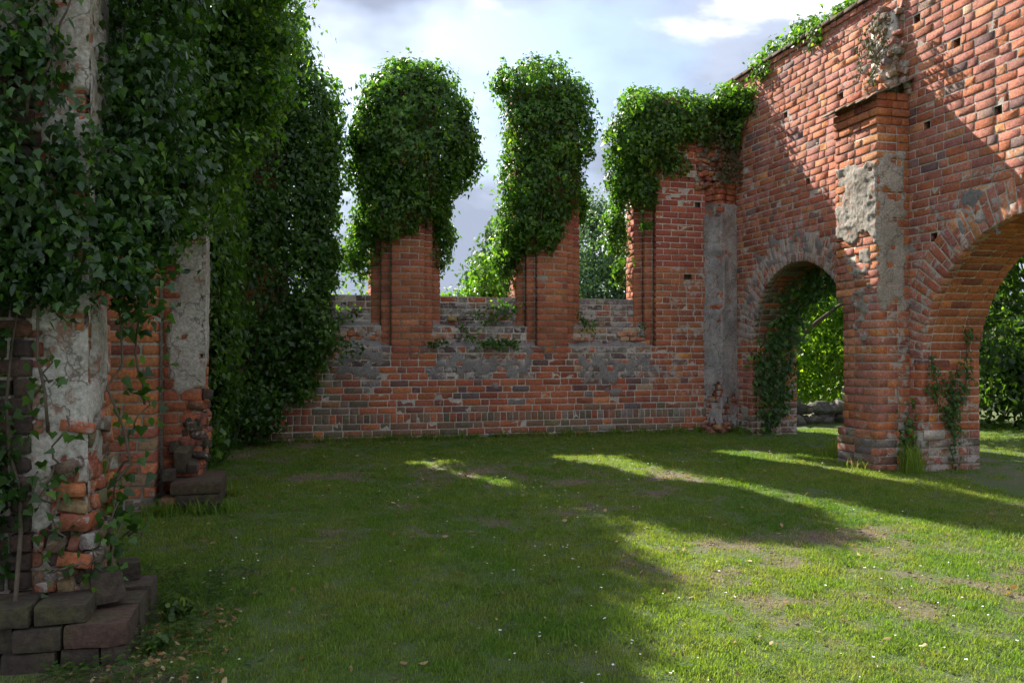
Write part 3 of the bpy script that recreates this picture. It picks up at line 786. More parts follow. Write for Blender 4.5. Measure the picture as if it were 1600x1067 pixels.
for cy, cz, R in ARCH:                                  # mortar bed of soffit, ring face and jambs
    n = 48
    def rg(r, x): return [V((x, cy + r * math.cos(PI * i / n), cz + r * math.sin(PI * i / n))) for i in range(n + 1)]
    a, b = rg(R + .012, XR + .012), rg(R + .016, XR + TH); C.add(a + b, [(i, i + 1, n + 2 + i, n + 1 + i) for i in range(n)])
    a, b = rg(R + .014, XR + .0105), rg(R + .14, XR + .0105); C.add(a + b, [(i, i + 1, n + 2 + i, n + 1 + i) for i in range(n)])
    for s in (1, -1):
        yj = cy + s * (R + .008)
        C.add([V((XR + .0105, yj, -.1)), V((XR + TH, yj, -.1)), V((XR + TH, yj, cz + .01)), V((XR + .0105, yj, cz + .01)), V((XR + .0105, yj + s * .09, -.1)), V((XR + .0105, yj + s * .09, cz + .01))], [(0, 1, 2, 3), (4, 0, 3, 5)])
for hy, hz in HOLES:
    y0, y1, z0, z1 = hy - .075, hy + .075, hz - .005, hz + .105
    C.add([V((XR + .012, y0, z0)), V((XR + .012, y1, z0)), V((XR + .012, y1, z1)), V((XR + .012, y0, z1)), V((XR + .3, y0, z0)), V((XR + .3, y1, z0)), V((XR + .3, y1, z1)), V((XR + .3, y0, z1))],
          [(4, 5, 6, 7), (0, 4, 7, 3), (1, 2, 6, 5), (0, 1, 5, 4), (3, 7, 6, 2)])
C.build('masonry_core', M_MORTAR, arc)
emit(RB, arc, 300)
for s, (a0, a1, z0, z1, hl) in enumerate([(9.5, 11.9, 2.75, 3.45, .50), (11.55, 12.2, 1.6, 2.9, .5), (7.0, 7.75, 2.75, 3.45, .55), (8.12, 8.34, 1.9, 2.6, .5), (9.3, 9.9, 3.4, 3.9, .44), (9.4, 9.7, .3, 1.5, .5), (11.85, 12.3, .2, .8, .6), (6.2, 6.9, 3.1, 3.5, .5)]):
    plaster('render_patch', AW, a0, a1, z0, z1, arc, M_GREYMORTAR if s < 3 else M_PLASTER, seed=s + 31, holes=hl, ragged=.6, d=.003, rel=.008)

# buttress between the arches
bt = thing('wall_buttress', 'brick buttress with patchy cream plaster and tiled sloping cap between the two arches', 'buttress', (6.8, 8.7, gz(8.7)))
XB = 6.66; B0, B1 = 8.34, 9.12
BB = []
def edge_y(z): return B1 if z > 2.2 else 8.98
FW = (V((XB, 0, 0)), V((0, 1, 0)), V((-1, 0, 0))); SW = (V((XB, B0, 0)), V((1, 0, 0)), V((0, -1, 0))); FARW = (V((XB, 0, 0)), V((1, 0, 0)), V((0, 1, 0)))
def worn_in(y, z): return -.05 * max(0, mn.noise(V((y * 3, z * 3, 2))) ) * (2 if 1 < z < 3 else .6)
z = .07; k = 0
while z < 4.62:
    W = FW; dd = .05 if z < .62 else 0; lean = -.012 * max(0, z - .6)
    wear = 1.15 if 1.0 < z < 3.2 else .9
    cf = (lambda a, zz: (pick(GREYB + MOSSB + ARC) if zz < .6 else (pick(ARC) if random.random() < .65 else pick(ORANGE)), .35 if zz < 3 else .15))
    course(BB, FW, B0 - (.04 if dd else 0), edge_y(z) + (.05 if dd else 0), z, .1, cf, d=dd, first=k, depth=.13 if k % 2 else .27, bond='SH', wear=wear, spall=.4 if wear > 1 else .15)
    st = (.13 if k % 2 else .27) + .013 - dd
    course(BB, SW, st, .44, z, .1, lambda a, zz: (pick(ORANGE) if random.random() < .5 else pick(RED), .5 if zz < 2.6 else .12), d=.04 if dd else 0, bond='SH', first=k, spall=.12, wear=1.2)
    course(BB, (V((XB, edge_y(z), 0)), V((1, 0, 0)), V((0, 1, 0))), st, .44, z, .1, cf, bond='SH', first=k, depth=.08)
    z += .1; k += 1
# corbelled top courses under the cap
for j, (dz, ex) in enumerate([(4.36, .012), (4.46, .03), (4.56, .015)]):
    course(BB, (V((XB - ex, 0, 0)), FW[1], FW[2]), B0 - ex, B1 + .02, dz - .09, .095, lambda a, zz: (pick(ORANGE), .05), first=j, depth=.2, bond='SH')
    course(BB, (V((XB - ex, B0 - ex, 0)), SW[1], SW[2]), .22, .44 + ex, dz - .09, .095, lambda a, zz: (pick(ORANGE), .05), first=j + 1, depth=.1, bond='SH')
C = Acc(); C.box(XB + .009, XR + .05, B0 + .009, 8.965, -.1, 4.56); C.box(XB + .02, XR + .04, 8.9, B1 - .013, 2.2, 4.55); C.box(XB - .035, XR, B0 - .025, 9.02, -.1, .61)
C.build('masonry_core', M_MORTAR, bt)
emit(BB, bt, 300)
plaster('plaster_patch', FW, 8.33, 9.25, 2.75, 3.95, bt, M_PLASTER, seed=51, d=.014, thick=.03, holes=.9, rel=.024, edge=(.1, 1.1, 1.5, .7), ragged=.6, step=.016)
plaster('plaster_patch', FW, 8.36, 8.95, 1.55, 2.95, bt, M_PLASTER, seed=52, d=.012, thick=.03, holes=.55, rel=.02, ragged=.6)
plaster('plaster_patch', SW, -.01, .43, 2.0, 3.98, bt, M_PLASTER, seed=53, d=.012, thick=.02, holes=.72, rel=.008, edge=(.15, .5, 1, .6), ragged=.4)
plaster('plaster_patch', FW, 8.34, 8.7, .75, 1.7, bt, M_PLASTER, seed=57, d=.008, thick=.02, holes=.5, rel=.014, ragged=.7)
plaster('plaster_patch', SW, .12, .45, .9, 2.1, bt, M_PLASTER, seed=54, d=.004, thick=.02, holes=.52, rel=.008)
# cap of flat tiles sloping from the wall down to the front
for r_ in range(3):
    y = B0 - .10
    while y < B1 + .12:
        ln = random.uniform(.15, .2); A = Acc(); x0 = XB - .11 + .17 * r_; z0 = 4.57 + .075 * r_
        j1, j2 = random.uniform(-.01, .01), random.uniform(-.02, .02)
        vs = [V((x0 + j2, y, z0 + j1)), V((x0 + .21, y, z0 + .09 + j1)), V((x0 + .21, y + ln - .008, z0 + .09)), V((x0 + j2, y + ln - .008, z0))]
        A.add([v for v in vs] + [v + V((0, 0, .022)) for v in vs], [(3, 2, 1, 0), (4, 5, 6, 7), (0, 1, 5, 4), (1, 2, 6, 5), (2, 3, 7, 6), (3, 0, 4, 7)])
        A.build('cap_tile', M_TILE, bt); y += ln
A = Acc()        # broken vault springer above the cap
C = Acc(); C.box(XR - .06, XR + .02, 8.5, 8.92, 4.6, 5.7); C.build('springer_core', M_MORTAR, bt)
broken(A, (V((XR - .02, 0, 0)), V((0, 1, 0)), V((-1, 0, 0))), 8.36, 9.1, 4.64, 5.8, lambda a, z: (.27 - .06 * (z - 4.6)) * max(0, 1 - (abs(a - 8.72) / (.40 - .10 * (z - 4.6))) ** 3) * (.35 + 1.1 * abs(mn.noise(V((a * 6, z * 5, 3))))), ARC + MOSSB + GREYB, .5, .85, rot=.22)
A.build('broken_masonry', M_BRICK, bt, kind='stuff')

# ------------------------------------------------------------------ left arcade wall and its two piers
lw = thing('left_arcade_wall', 'ivy smothered brick wall on the left with an arch between its two plastered piers', 'brick wall', (-1.6, 8, gz(8)))
LB = []
def col_or(a, z):
    if z < .75: return (pick(MOSSB) if random.random() < .6 else pick(RED)), .3
    return (pick(ORANGE) if random.random() < .75 else pick(RED)), .1
def col_lr(a, z):
    if z < .9: return (pick(MOSSB) if random.random() < .5 else pick(DARKB)), .2
    return pick(RED), .15
# far pier: jamb that faces the camera, strip of wall, buttress
FX, FY = -1.16, 7.92
W1 = (V((-2.0, FY, 0)), V((1, 0, 0)), V((0, -1, 0)))
W2 = (V((FX, 8.18, 0)), V((1, 0, 0)), V((0, -1, 0)))
W2F = (V((FX + .36, 8.18, 0)), V((0, 1, 0)), V((1, 0, 0)))
z = .1; k = 0
while z < 4.9:
    course(LB, W1, 0, .84, z, .105, col_or, first=k, depth=.26, bond='SH', j=.019, wear=1.5, spall=.12)
    course(LB, W2, .03, .36, z, .105, lambda a, zz: (pick(RED), .1), first=k + 1, depth=.24, bond='SH', wear=1.4, spall=.15, j=.016)
    if z < 1.6: course(LB, W2F, .25, .70, z, .105, col_lr, first=k, bond='H', wear=2.4, spall=.5)
    z += .105; k += 1
for i, (x0, x1, z0) in enumerate([(-1.16, -.96, .12), (-.95, -.83, .12), (-1.1, -.92, .22), (-.82, -.61, .12)]):
    LB.append(make_brick(V((x0, 7.80, z0)), V((1, 0, 0)), V((0, 0, 1)), V((0, -1, 0)), x1 - x0 - .015, .10, .3, pick(DARKB), .05, wear=2.2, spall=.4))
C = Acc()
C.box(-1.985, FX - .015, FY + .014, 13.1, -.1, 5.9); C.box(FX - .1, FX + .345, 8.195, 8.87, -.1, 5.0)
C.box(-1.98, -1.33, 4.95, 8.2, 3.35, 5.9)
# near pier
NX, NY = -1.39, 4.84
W3 = (V((-2.1, NY - .05, 0)), V((1, 0, 0)), V((0, -1, 0))); W4 = (V((NX, NY, 0)), V((1, 0, 0)), V((0, -1, 0))); W4F = (V((NX + .34, NY, 0)), V((0, 1, 0)), V((1, 0, 0)))
z = -.02; k = 0
while z < 3.9:
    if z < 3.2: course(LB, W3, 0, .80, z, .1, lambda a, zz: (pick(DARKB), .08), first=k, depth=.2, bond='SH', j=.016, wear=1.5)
    course(LB, W4, .005, .33, z, .1, lambda a, zz: (pick(DARKB + MOSSB) if zz < .75 else pick(RED + ARC), .3), first=k, depth=.2, bond='SH' if z < .8 else 'H', j=.018, wear=1.6 if z < .7 else 2.6, spall=.15 if z < .7 else .5)
    if z < 3: course(LB, W4F, .21, .62, z, .1, lambda a, zz: (pick(RED + ARC), .4), first=k, bond='H', wear=2.6, spall=.5)
    z += .1; k += 1
C.box(-2.09, NX - .01, NY - .035, 5.95, -.2, 5.9); C.box(NX - .1, NX + .322, NY + .016, 5.45, -.2, 5.0)
C.build('masonry_core', M_MORTAR, lw)
emit(LB, lw, 300)
plaster('plaster_coat', W2, .02, .375, 1.15, 5.0, lw, M_PLASTERPALE, seed=61, d=.014, thick=.03, holes=.70, rel=.012, edge=(.35, .0, .9, 0), ragged=.5, step=.022)
plaster('plaster_coat', W2F, -.012, .62, 1.35, 5.0, lw, M_PLASTERPALE, seed=62, d=.012, thick=.03, holes=.66, rel=.012, edge=(0, .5, .9, 0), ragged=.5)
plaster('plaster_coat', W4, -.03, .345, .62, 5.0, lw, M_PLASTERPALE, seed=63, d=.02, thick=.035, holes=.72, rel=.012, edge=(.5, .0, .8, 0), ragged=.4, step=.016)
plaster('plaster_coat', W4F, -.014, .5, .7, 5.0, lw, M_PLASTERPALE, seed=64, d=.014, thick=.03, holes=.62, rel=.014, edge=(0, .5, 1.2, 0), ragged=.5, step=.022)
A = Acc()        # torn inner masonry where the plaster has come off
broken(A, W4, .16, .335, .34, 1.0, lambda a, z: .10 * (.3 + abs(mn.noise(V((a * 8, z * 6, 3))))) * min(1, (1.1 - z) * 2.5) * .5, RED + MOSSB + [(3, (.27, .22, .18))], .42, .8, (.05, .11), .12)
broken(A, W4F, .0, .5, .3, 1.2, lambda a, z: .06 * (.3 + abs(mn.noise(V((a * 8, z * 6, 7))))), RED + MOSSB + [(3, (.27, .22, .18))], .42, .85, (.06, .13), .2)
broken(A, W2F, .0, .6, .55, 1.45, lambda a, z: .10 * (.3 + abs(mn.noise(V((a * 8, z * 6, 9))))) * min(1, (1.5 - z) * 2) * .4, RED + DARKB, .4, .9, (.06, .13), .2)
broken(A, W2, .22, .37, .5, 1.2, lambda a, z: .07 * (.3 + abs(mn.noise(V((a * 8, z * 6, 11))))) * .6, RED + DARKB, .3, .8, (.05, .1), .2)
A.build('torn_masonry', M_BRICK, lw, kind='stuff')
# plinth blocks at the feet of the piers
def block(root, x0, x1, y0, y1, z0, z1, col, rot=0, tilt=0):
    A = Acc(); n = 7; cx, cy, cz = (x0 + x1) / 2, (y0 + y1) / 2, (z0 + z1) / 2
    vs = []; fs = []; sd = random.random() * 40
    hx, hy, hz = (x1 - x0) / 2, (y1 - y0) / 2, (z1 - z0) / 2
    for ax in range(3):
        for sg in (-1, 1):
            b = len(vs)
            for i in range(n):
                for j in range(n):
                    u, v = -1 + 2 * i / (n - 1), -1 + 2 * j / (n - 1); q = [0, 0, 0]; q[ax] = sg; q[(ax + 1) % 3] = u; q[(ax + 2) % 3] = v
                    p = V((q[0] * hx, q[1] * hy, q[2] * hz)); ne = sum(abs(abs(t) - 1) < .01 for t in q)
                    if ne >= 2: p *= (1 - .014 * (ne - 1) - .05 * max(0, mn.noise(p * 11 + V((sd, 0, 0)))))
                    p += V((mn.noise(p * 7 + V((sd, 0, 0))), mn.noise(p * 7 + V((0, sd, 0))), mn.noise(p * 7 + V((0, 0, sd))))) * .008
                    vs.append(p)
            for i in range(n - 1):
                for j in range(n - 1):
                    f = (b + i * n + j, b + (i + 1) * n + j, b + (i + 1) * n + j + 1, b + i * n + j + 1); fs.append(f if sg > 0 else f[::-1])
    A.add(vs, fs, jit(col) + (0,)); o = A.build('plinth_block', M_STONE, root, loc=(cx, cy, cz)); o.rotation_euler = (tilt, tilt * .4, rot); return o
ST = (.07, .05, .036); SD = (.05, .036, .026); SR = (.08, .042, .03)
for x0, x1, y0, y1, z0, z1, c in [(-1.10, -.92, 4.54, 4.86, -.06, .135, SD), (-.91, -.79, 4.55, 4.85, -.06, .135, ST), (-1.36, -1.12, 4.53, 4.83, -.06, .135, SD), (-1.08, -.79, 4.53, 4.86, .142, .255, SR), (-1.3, -1.09, 4.52, 4.83, .142, .25, SD),
                                  (-1.0, -.78, 4.87, 5.12, -.05, .26, ST), (-1.02, -.77, 5.13, 5.38, -.04, .275, ST), (-1.22, -.98, 4.55, 4.84, .262, .355, SD), (-1.42, -1.235, 4.53, 4.83, .262, .36, SD), (-1.62, -1.38, 4.55, 4.85, -.06, .13, SD), (-1.64, -1.31, 4.56, 4.85, .14, .255, SD)]:
    block(lw, x0, x1, y0, y1, z0, z1, c)
block(lw, -1.06, -.90, 4.78, 5.1, .265, .42, ST, .35, -.12); block(lw, -.98, -.86, 5.25, 5.38, .28, .38, SD, .2)
for x0, x1, y0, y1, z0, z1, c in [(-.98, -.60, 7.78, 8.48, .24, .345, SD), (-1.02, -.595, 7.77, 8.49, .352, .455, SR), (-.9, -.62, 7.8, 8.4, .10, .235, SD), (-1.09, -1.0, 7.84, 8.1, .46, .55, SD)]:
    block(lw, x0, x1, y0, y1, z0, z1, c)
for _ in range(9): 
    x = random.uniform(-1.05, -.85); block(lw, x, x + random.uniform(.06, .12), 8.0 + random.random() * .3, 8.3 + random.random() * .15, .46 + random.random() * .2, .56 + random.random() * .22, random.choice([SD, ST, SR]), random.uniform(-.4, .4), random.uniform(-.5, .5))

# ------------------------------------------------------------------ ivy
def ivy(label, blobs, n, size, mat=M_IVY, loc=None, parts=0, group=None, stem=None, name='ivy', **kw):
    b0 = blobs[0]; t = thing(name, label, 'ivy', loc or (b0[0], b0[1], gz(b0[1])), group)
    kw.setdefault('shell', .14); kw.setdefault('shoots', n // 130)
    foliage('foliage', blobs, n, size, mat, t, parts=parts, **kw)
    if stem: stems('stem', stem, t)
    return t
ivy('domed ivy crown smothering the first free standing window pier from the left', [(1.80, 12.66, 4.85, .88, .62, 1.15, 2.8), (1.72, 12.7, 5.45, .62, .5, .52, 2.4), (1.55, 12.6, 3.85, .58, .42, .62, 2.6), (1.05, 12.82, 3.35, .17, .25, .85), (.93, 12.85, 3.0, .14, .2, .22),
     (2.28, 12.78, 3.5, .17, .28, .75), (2.48, 12.6, 4.75, .34, .4, .8), (1.12, 12.65, 4.6, .30, .42, .85), (1.62, 12.7, 5.98, .1, .1, .16)], 34000, .060, M_IVY, (1.7, 12.6, .26), stem=[((1.45, 12.45, 3.2), (1.5, 12.4, 4.3)), ((2.0, 12.45, 3.4), (1.9, 12.4, 4.6))], cl_amp=.17, clump=.33)
ivy('tall ivy column with a leaning top on the window pier beside the pale tree', [(3.78, 12.66, 5.65, .55, .5, .60, 2.7), (3.98, 12.66, 5.05, .78, .56, .62, 2.6), (3.82, 12.62, 4.3, .68, .46, .65, 2.6), (3.55, 12.62, 3.65, .42, .40, .55, 2.4), (3.32, 12.85, 3.1, .24, .3, .6), (3.92, 12.36, 3.5, .22, .12, .42), (4.15, 12.4, 3.85, .16, .12, .3), (4.58, 12.9, 4.0, .16, .25, .45), (4.35, 12.65, 5.6, .3, .45, .4), (3.3, 12.95, 5.9, .2, .2, .3)], 24000, .061, M_IVY, (3.98, 12.6, .26), cl_amp=.13, clump=.3,
    stem=[((3.7, 12.42, 3.1), (3.8, 12.4, 4.2))])
ivy('ivy draped over the broken corner where back wall meets arcade wall', [(5.42, 12.62, 5.0, .5, .45, .55, 2.5), (5.6, 12.62, 5.5, .5, .45, .42, 2.5), (5.75, 12.64, 5.15, .65, .48, .55, 2.6), (6.45, 12.66, 5.42, .62, .5, .5, 2.6), (7.0, 12.35, 5.68, .42, .55, .28, 2.5), (5.25, 12.72, 4.3, .26, .3, .5), (5.18, 12.85, 3.65, .17, .25, .6), (5.55, 12.42, 4.2, .26, .14, .4), (5.52, 12.38, 3.62, .16, .06, .1), (7.0, 12.25, 5.2, .12, .3, .35), (5.3, 13.0, 2.9, .1, .15, .3), (6.0, 12.5, 4.62, .4, .14, .2)], 24000, .060, M_IVY, (6.2, 12.6, .26), cl_amp=.10, clump=.3,
    stem=[((5.6, 12.44, 3.9), (5.9, 12.42, 4.8))], young=.2)
bl = []
for i in range(12): y = 11.9 - i * .36; bl.append((7.35 + .1 * math.sin(i), y, 6.12 + .05 * math.sin(i * 2.3), .28, .28, .26 + (.16 if i in (1, 2, 3) else .03 * (i % 3)) - (.05 if i > 8 else 0)))
ivy('ivy trailing along the sloping top of the arcade wall', bl + [(7.08, 11.5, 5.95, .1, .3, .2), (7.08, 11.85, 5.55, .08, .25, .3)], 14000, .058, M_IVY, (7.5, 10.5, 6.05), young=.25, cl_amp=.06)
# dark corner mass behind the left wall end
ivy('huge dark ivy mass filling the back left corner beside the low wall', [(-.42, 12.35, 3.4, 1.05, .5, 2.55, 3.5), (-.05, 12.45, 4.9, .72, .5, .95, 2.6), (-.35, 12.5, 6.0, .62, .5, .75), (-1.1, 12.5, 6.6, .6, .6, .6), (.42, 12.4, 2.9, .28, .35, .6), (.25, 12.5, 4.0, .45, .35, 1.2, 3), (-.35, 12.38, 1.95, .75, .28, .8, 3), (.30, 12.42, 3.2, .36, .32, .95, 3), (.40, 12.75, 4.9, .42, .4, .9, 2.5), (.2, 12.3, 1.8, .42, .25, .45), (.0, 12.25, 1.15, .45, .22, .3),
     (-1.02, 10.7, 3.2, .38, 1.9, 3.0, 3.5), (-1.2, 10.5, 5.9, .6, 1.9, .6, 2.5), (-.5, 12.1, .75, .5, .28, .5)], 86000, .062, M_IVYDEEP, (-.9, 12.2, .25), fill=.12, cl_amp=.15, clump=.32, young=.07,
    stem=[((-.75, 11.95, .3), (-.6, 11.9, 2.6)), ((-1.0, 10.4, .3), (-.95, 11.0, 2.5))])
# bushy ivy on the far left pier
ivy('bushy ivy overhanging the orange brick pier, shoots reaching into the sky gap', [(-1.0, 8.1, 4.3, .62, .7, 1.0, 2.5), (-.55, 8.2, 4.2, .60, .6, .62), (-.35, 8.3, 4.7, .5, .5, .45), (-.75, 8.05, 3.55, .40, .42, .42), (-1.45, 7.75, 3.75, .5, .35, .75), (-1.2, 7.8, 5.3, .8, .8, .7), (-.25, 8.2, 5.35, .55, .6, .5), (-1.3, 7.78, 2.95, .2, .14, .3), (-1.75, 7.75, 2.6, .28, .15, .5), (-.62, 7.95, 3.7, .46, .45, .5), (-.36, 7.9, 4.1, .42, .4, .45), (-.3, 7.8, 3.75, .22, .25, .22), (-.12, 7.6, 4.35, .24, .26, .2), (-.2, 7.5, 4.75, .3, .3, .22), (-.16, 7.5, 3.98, .2, .2, .13), (-.35, 7.5, 3.4, .2, .18, .14), (-.45, 7.75, 4.6, .35, .3, .3), (-.62, 7.7, 3.3, .26, .25, .22), (-.8, 7.9, 3.05, .34, .34, .38), (-.95, 7.85, 2.75, .24, .2, .25)],
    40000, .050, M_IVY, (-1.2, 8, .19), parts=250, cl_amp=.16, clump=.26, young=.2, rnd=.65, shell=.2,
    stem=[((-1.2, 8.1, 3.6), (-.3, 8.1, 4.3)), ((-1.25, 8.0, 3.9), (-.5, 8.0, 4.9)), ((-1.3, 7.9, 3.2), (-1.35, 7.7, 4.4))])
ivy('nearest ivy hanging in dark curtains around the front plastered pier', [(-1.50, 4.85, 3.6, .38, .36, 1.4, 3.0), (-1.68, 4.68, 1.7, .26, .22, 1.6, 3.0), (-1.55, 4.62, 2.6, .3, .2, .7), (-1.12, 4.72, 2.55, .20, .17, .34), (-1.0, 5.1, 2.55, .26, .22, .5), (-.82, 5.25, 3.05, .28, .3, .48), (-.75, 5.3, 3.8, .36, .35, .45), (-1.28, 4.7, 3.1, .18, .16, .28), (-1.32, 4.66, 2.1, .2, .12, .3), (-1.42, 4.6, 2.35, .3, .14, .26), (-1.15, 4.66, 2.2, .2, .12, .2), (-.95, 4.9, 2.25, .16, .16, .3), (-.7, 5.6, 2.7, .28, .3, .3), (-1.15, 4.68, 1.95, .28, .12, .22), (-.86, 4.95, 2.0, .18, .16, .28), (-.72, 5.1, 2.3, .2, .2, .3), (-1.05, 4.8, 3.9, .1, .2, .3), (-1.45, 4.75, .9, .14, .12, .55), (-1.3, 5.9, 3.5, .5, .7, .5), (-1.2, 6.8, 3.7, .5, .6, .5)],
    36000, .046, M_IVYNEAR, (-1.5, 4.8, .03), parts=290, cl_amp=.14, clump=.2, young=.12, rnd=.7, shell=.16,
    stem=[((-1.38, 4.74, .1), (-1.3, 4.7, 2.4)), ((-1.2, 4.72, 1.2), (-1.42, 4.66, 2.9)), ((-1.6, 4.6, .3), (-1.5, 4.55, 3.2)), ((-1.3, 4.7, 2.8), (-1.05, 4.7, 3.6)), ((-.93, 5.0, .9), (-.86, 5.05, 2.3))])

def trail(label, paths, size, mat, dens=38, spread=.05, nrm=(0, -1, 0), loc=None, name='ivy_trail', r=.008, young=.1):
    t = thing(name, label, 'ivy', loc or paths[0][0]); P = []; nr = V(nrm)
    for p0, p1 in paths:
        pts = wander(p0, p1, 10, .08); A = Acc(); tube(A, pts, r, r * .5, 5); A.build('stem', M_BARK, t, smooth=True)
        L_ = (V(p1) - V(p0)).length
        for _ in range(int(L_ * dens)):
            q = random.random() * 9.99; i = int(q); p = pts[i].lerp(pts[i + 1], q - i)
            tg = V((random.gauss(0, 1), random.gauss(0, 1), random.gauss(0, 1))); tg -= nr * tg.dot(nr); P.append(p + tg * spread + nr * random.uniform(.01, .05))
    n = len(P); P = np.array([tuple(p) for p in P]); G = np.tile(np.array(nrm, float), (n, 1))
    me = leaf_mesh('foliage', P, G + RNG.normal(0, .45, (n, 3)) + [0, 0, .2], np.array([0, 0, -1.]) + RNG.normal(0, .5, (n, 3)), size * RNG.uniform(.6, 1.3, n), np.clip(.35 + RNG.normal(0, .15, n) + (RNG.random(n) < young) * .4, 0, 1), mat)
    link('foliage', me, t, kind='stuff'); return t
trail('dark ivy climbing the shadowed inner side of the small arch', [((7.35, 11.78, .3), (7.3, 11.74, 1.2)), ((7.3, 11.74, 1.1), (7.5, 11.7, 1.9)), ((7.5, 11.72, .6), (7.75, 11.7, 2.0)), ((7.45, 11.7, 1.7), (7.5, 11.35, 2.5)), ((7.6, 11.6, 1.9), (7.6, 10.9, 2.78)), ((7.25, 11.74, .9), (7.22, 11.72, 1.6)), ((7.8, 11.3, 2.4), (7.8, 10.4, 2.75)), ((7.6, 11.1, 2.6), (7.7, 10.0, 2.6))], .07, M_IVYDEEP, 260, .11)
trail('thin forked ivy climbing the inner side of the large arch', [((7.52, 8.13, .22), (7.5, 8.12, .7)), ((7.5, 8.12, .65), (7.3, 8.12, 1.05)), ((7.3, 8.12, 1.05), (7.2, 8.11, 1.55)), ((7.28, 8.12, 1.05), (7.12, 8.12, 1.25)), ((7.5, 8.12, .6), (7.68, 8.11, 1.2)), ((7.68, 8.11, 1.2), (7.72, 8.11, 1.9)), ((7.5, 8.12, .7), (7.48, 8.11, 1.35)), ((7.55, 8.12, .9), (7.35, 8.11, 1.3)), ((7.42, 8.12, .8), (7.62, 8.11, 1.45))], .042, M_IVYDEEP, 120, .045)
trail('small ivy tuft rooted at the foot of the plastered buttress', [((7.02, 8.28, .3), (6.98, 8.28, .75)), ((6.98, 8.28, .45), (7.06, 8.26, .95))], .05, M_IVYDEEP, 130, .06)
trail('sparse ivy creeping over the sill below the first window', [((1.0, 12.36, 1.62), (.4, 12.36, 1.75)), ((.9, 12.5, 2.2), (.3, 12.5, 1.9)), ((.6, 12.42, 1.5), (.1, 12.36, 1.4))], .05, M_IVY, 140, .07)
trail('ivy spilling down from the middle sill between the two piers', [((3.4, 12.62, 2.35), (2.75, 12.6, 2.15)), ((2.9, 12.55, 2.05), (3.4, 12.58, 2.3)), ((2.55, 12.5, 1.98), (2.75, 12.45, 1.75))], .045, M_IVY, 130, .06)
trail('short ivy cushion on the ledge of the middle bay', [((2.8, 12.42, 1.71), (3.38, 12.42, 1.71)), ((2.85, 12.46, 1.74), (3.35, 12.46, 1.73)), ((2.0, 12.42, 1.72), (2.3, 12.44, 1.74))], .045, M_IVY, 190, .035)
trail('small green weeds on the sill beside the second pier', [((4.45, 12.5, 2.1), (4.7, 12.48, 1.95)), ((5.4, 12.42, 2.0), (5.5, 12.42, 1.98)), ((4.4, 12.5, 2.2), (4.52, 12.5, 1.95))], .04, M_IVY, 150, .045)
trail('pale ivy runner clinging to the front corner of the near pier', [((-1.12, 4.75, .45), (-1.2, 4.72, .95)), ((-1.2, 4.72, .9), (-1.1, 4.72, 1.3)), ((-.93, 4.85, .28), (-.9, 4.9, .8)), ((-1.15, 4.7, .5), (-.95, 4.72, .55)), ((-1.28, 4.72, 1.3), (-1.18, 4.72, 1.6))], .045, M_IVYDEEP, 48, .05)
trail('slender ivy stem dangling in the open arch beside the orange brickwork', [((-1.02, 5.3, .25), (-.98, 5.2, .9)), ((-.98, 5.2, .85), (-.82, 5.2, 1.35)), ((-.82, 5.2, 1.3), (-.9, 5.15, 2.3)), ((-.98, 5.2, .5), (-.78, 5.3, .62))], .06, M_IVYDEEP, 50, .07)
trail('dry brown creeper hanging from the broken stones above the corner shaft', [((6.75, 12.2, 4.3), (6.95, 12.18, 4.75)), ((6.85, 12.2, 4.3), (6.75, 12.2, 5.1)), ((7.0, 12.14, 4.4), (6.95, 12.14, 5.2))], .045, M_DRYPLANT, 180, .07)
trail('dry yellowish plants growing on the broken stones above the buttress cap', [((6.82, 8.6, 4.8), (6.9, 8.65, 5.7)), ((6.85, 8.9, 5.0), (6.9, 8.8, 5.6)), ((6.84, 8.45, 5.2), (6.9, 8.5, 5.6))], .04, M_DRYPLANT, 150, .06, (-1, 0, 0))

# ------------------------------------------------------------------ trees and shrubs beyond the walls
def tree(label, x, y, h, crowns, n, size, mat, name='tree', shape=OVAL, trunk=.12, cat='tree', **kw):
    t = thing(name, label, cat, (x, y, gz(y)))
    A = Acc(); top = V(crowns[0][:3]); tube(A, wander((x, y, gz(y) - .1), top, 8, .35), trunk, trunk * .4, 8)
    for c in crowns[1:]:
        p = V((x, y, gz(y))).lerp(top, random.uniform(.4, .7)); tube(A, wander(p, c[:3], 6, .25), trunk * .45, trunk * .15, 6)
    A.build('trunk', M_BARK, t, smooth=True)
    foliage('crown', crowns, n, size, mat, t, shape=shape, up=.4, rnd=.8, **kw)
    return t
CR = dict(shell=.55, cl_amp=.35, clump=.8, fill=.25, young=.25)
tree('pale blue green tree seen through the right hand window opening', 9.9, 26, 6.5, [(9.9, 26, 4.3, 1.7, 1.6, 2.3), (8.9, 26.2, 3.2, 1.3, 1.3, 1.8), (11.2, 25.8, 3.6, 1.3, 1.3, 1.9), (9.6, 26, 6.0, .8, .8, 1.0), (10.5, 26, 2.4, 2.2, 1.4, 1.5)], 24000, .12, M_PALE, **CR)
tree('feathery pale tree rising behind the low wall left of the second pier', 5.9, 24.5, 5.5, [(5.9, 24.5, 3.6, .9, .8, 1.7), (5.6, 24.4, 2.8, 1.2, 1., 1.1), (6.1, 24.5, 5.1, .35, .35, .7)], 4500, .15, M_PALE, **CR)
tree('sunlit green shrub just behind the parapet of the middle bay', 3.2, 14.2, 3, [(3.35, 14.2, 2.6, .45, .4, .75), (2.85, 14.3, 2.3, .5, .4, .45), (3.55, 14.1, 3.1, .3, .3, .5)], 4200, .08, M_IVY, name='shrub', cat='shrub', trunk=.04, shell=.2, young=.4)
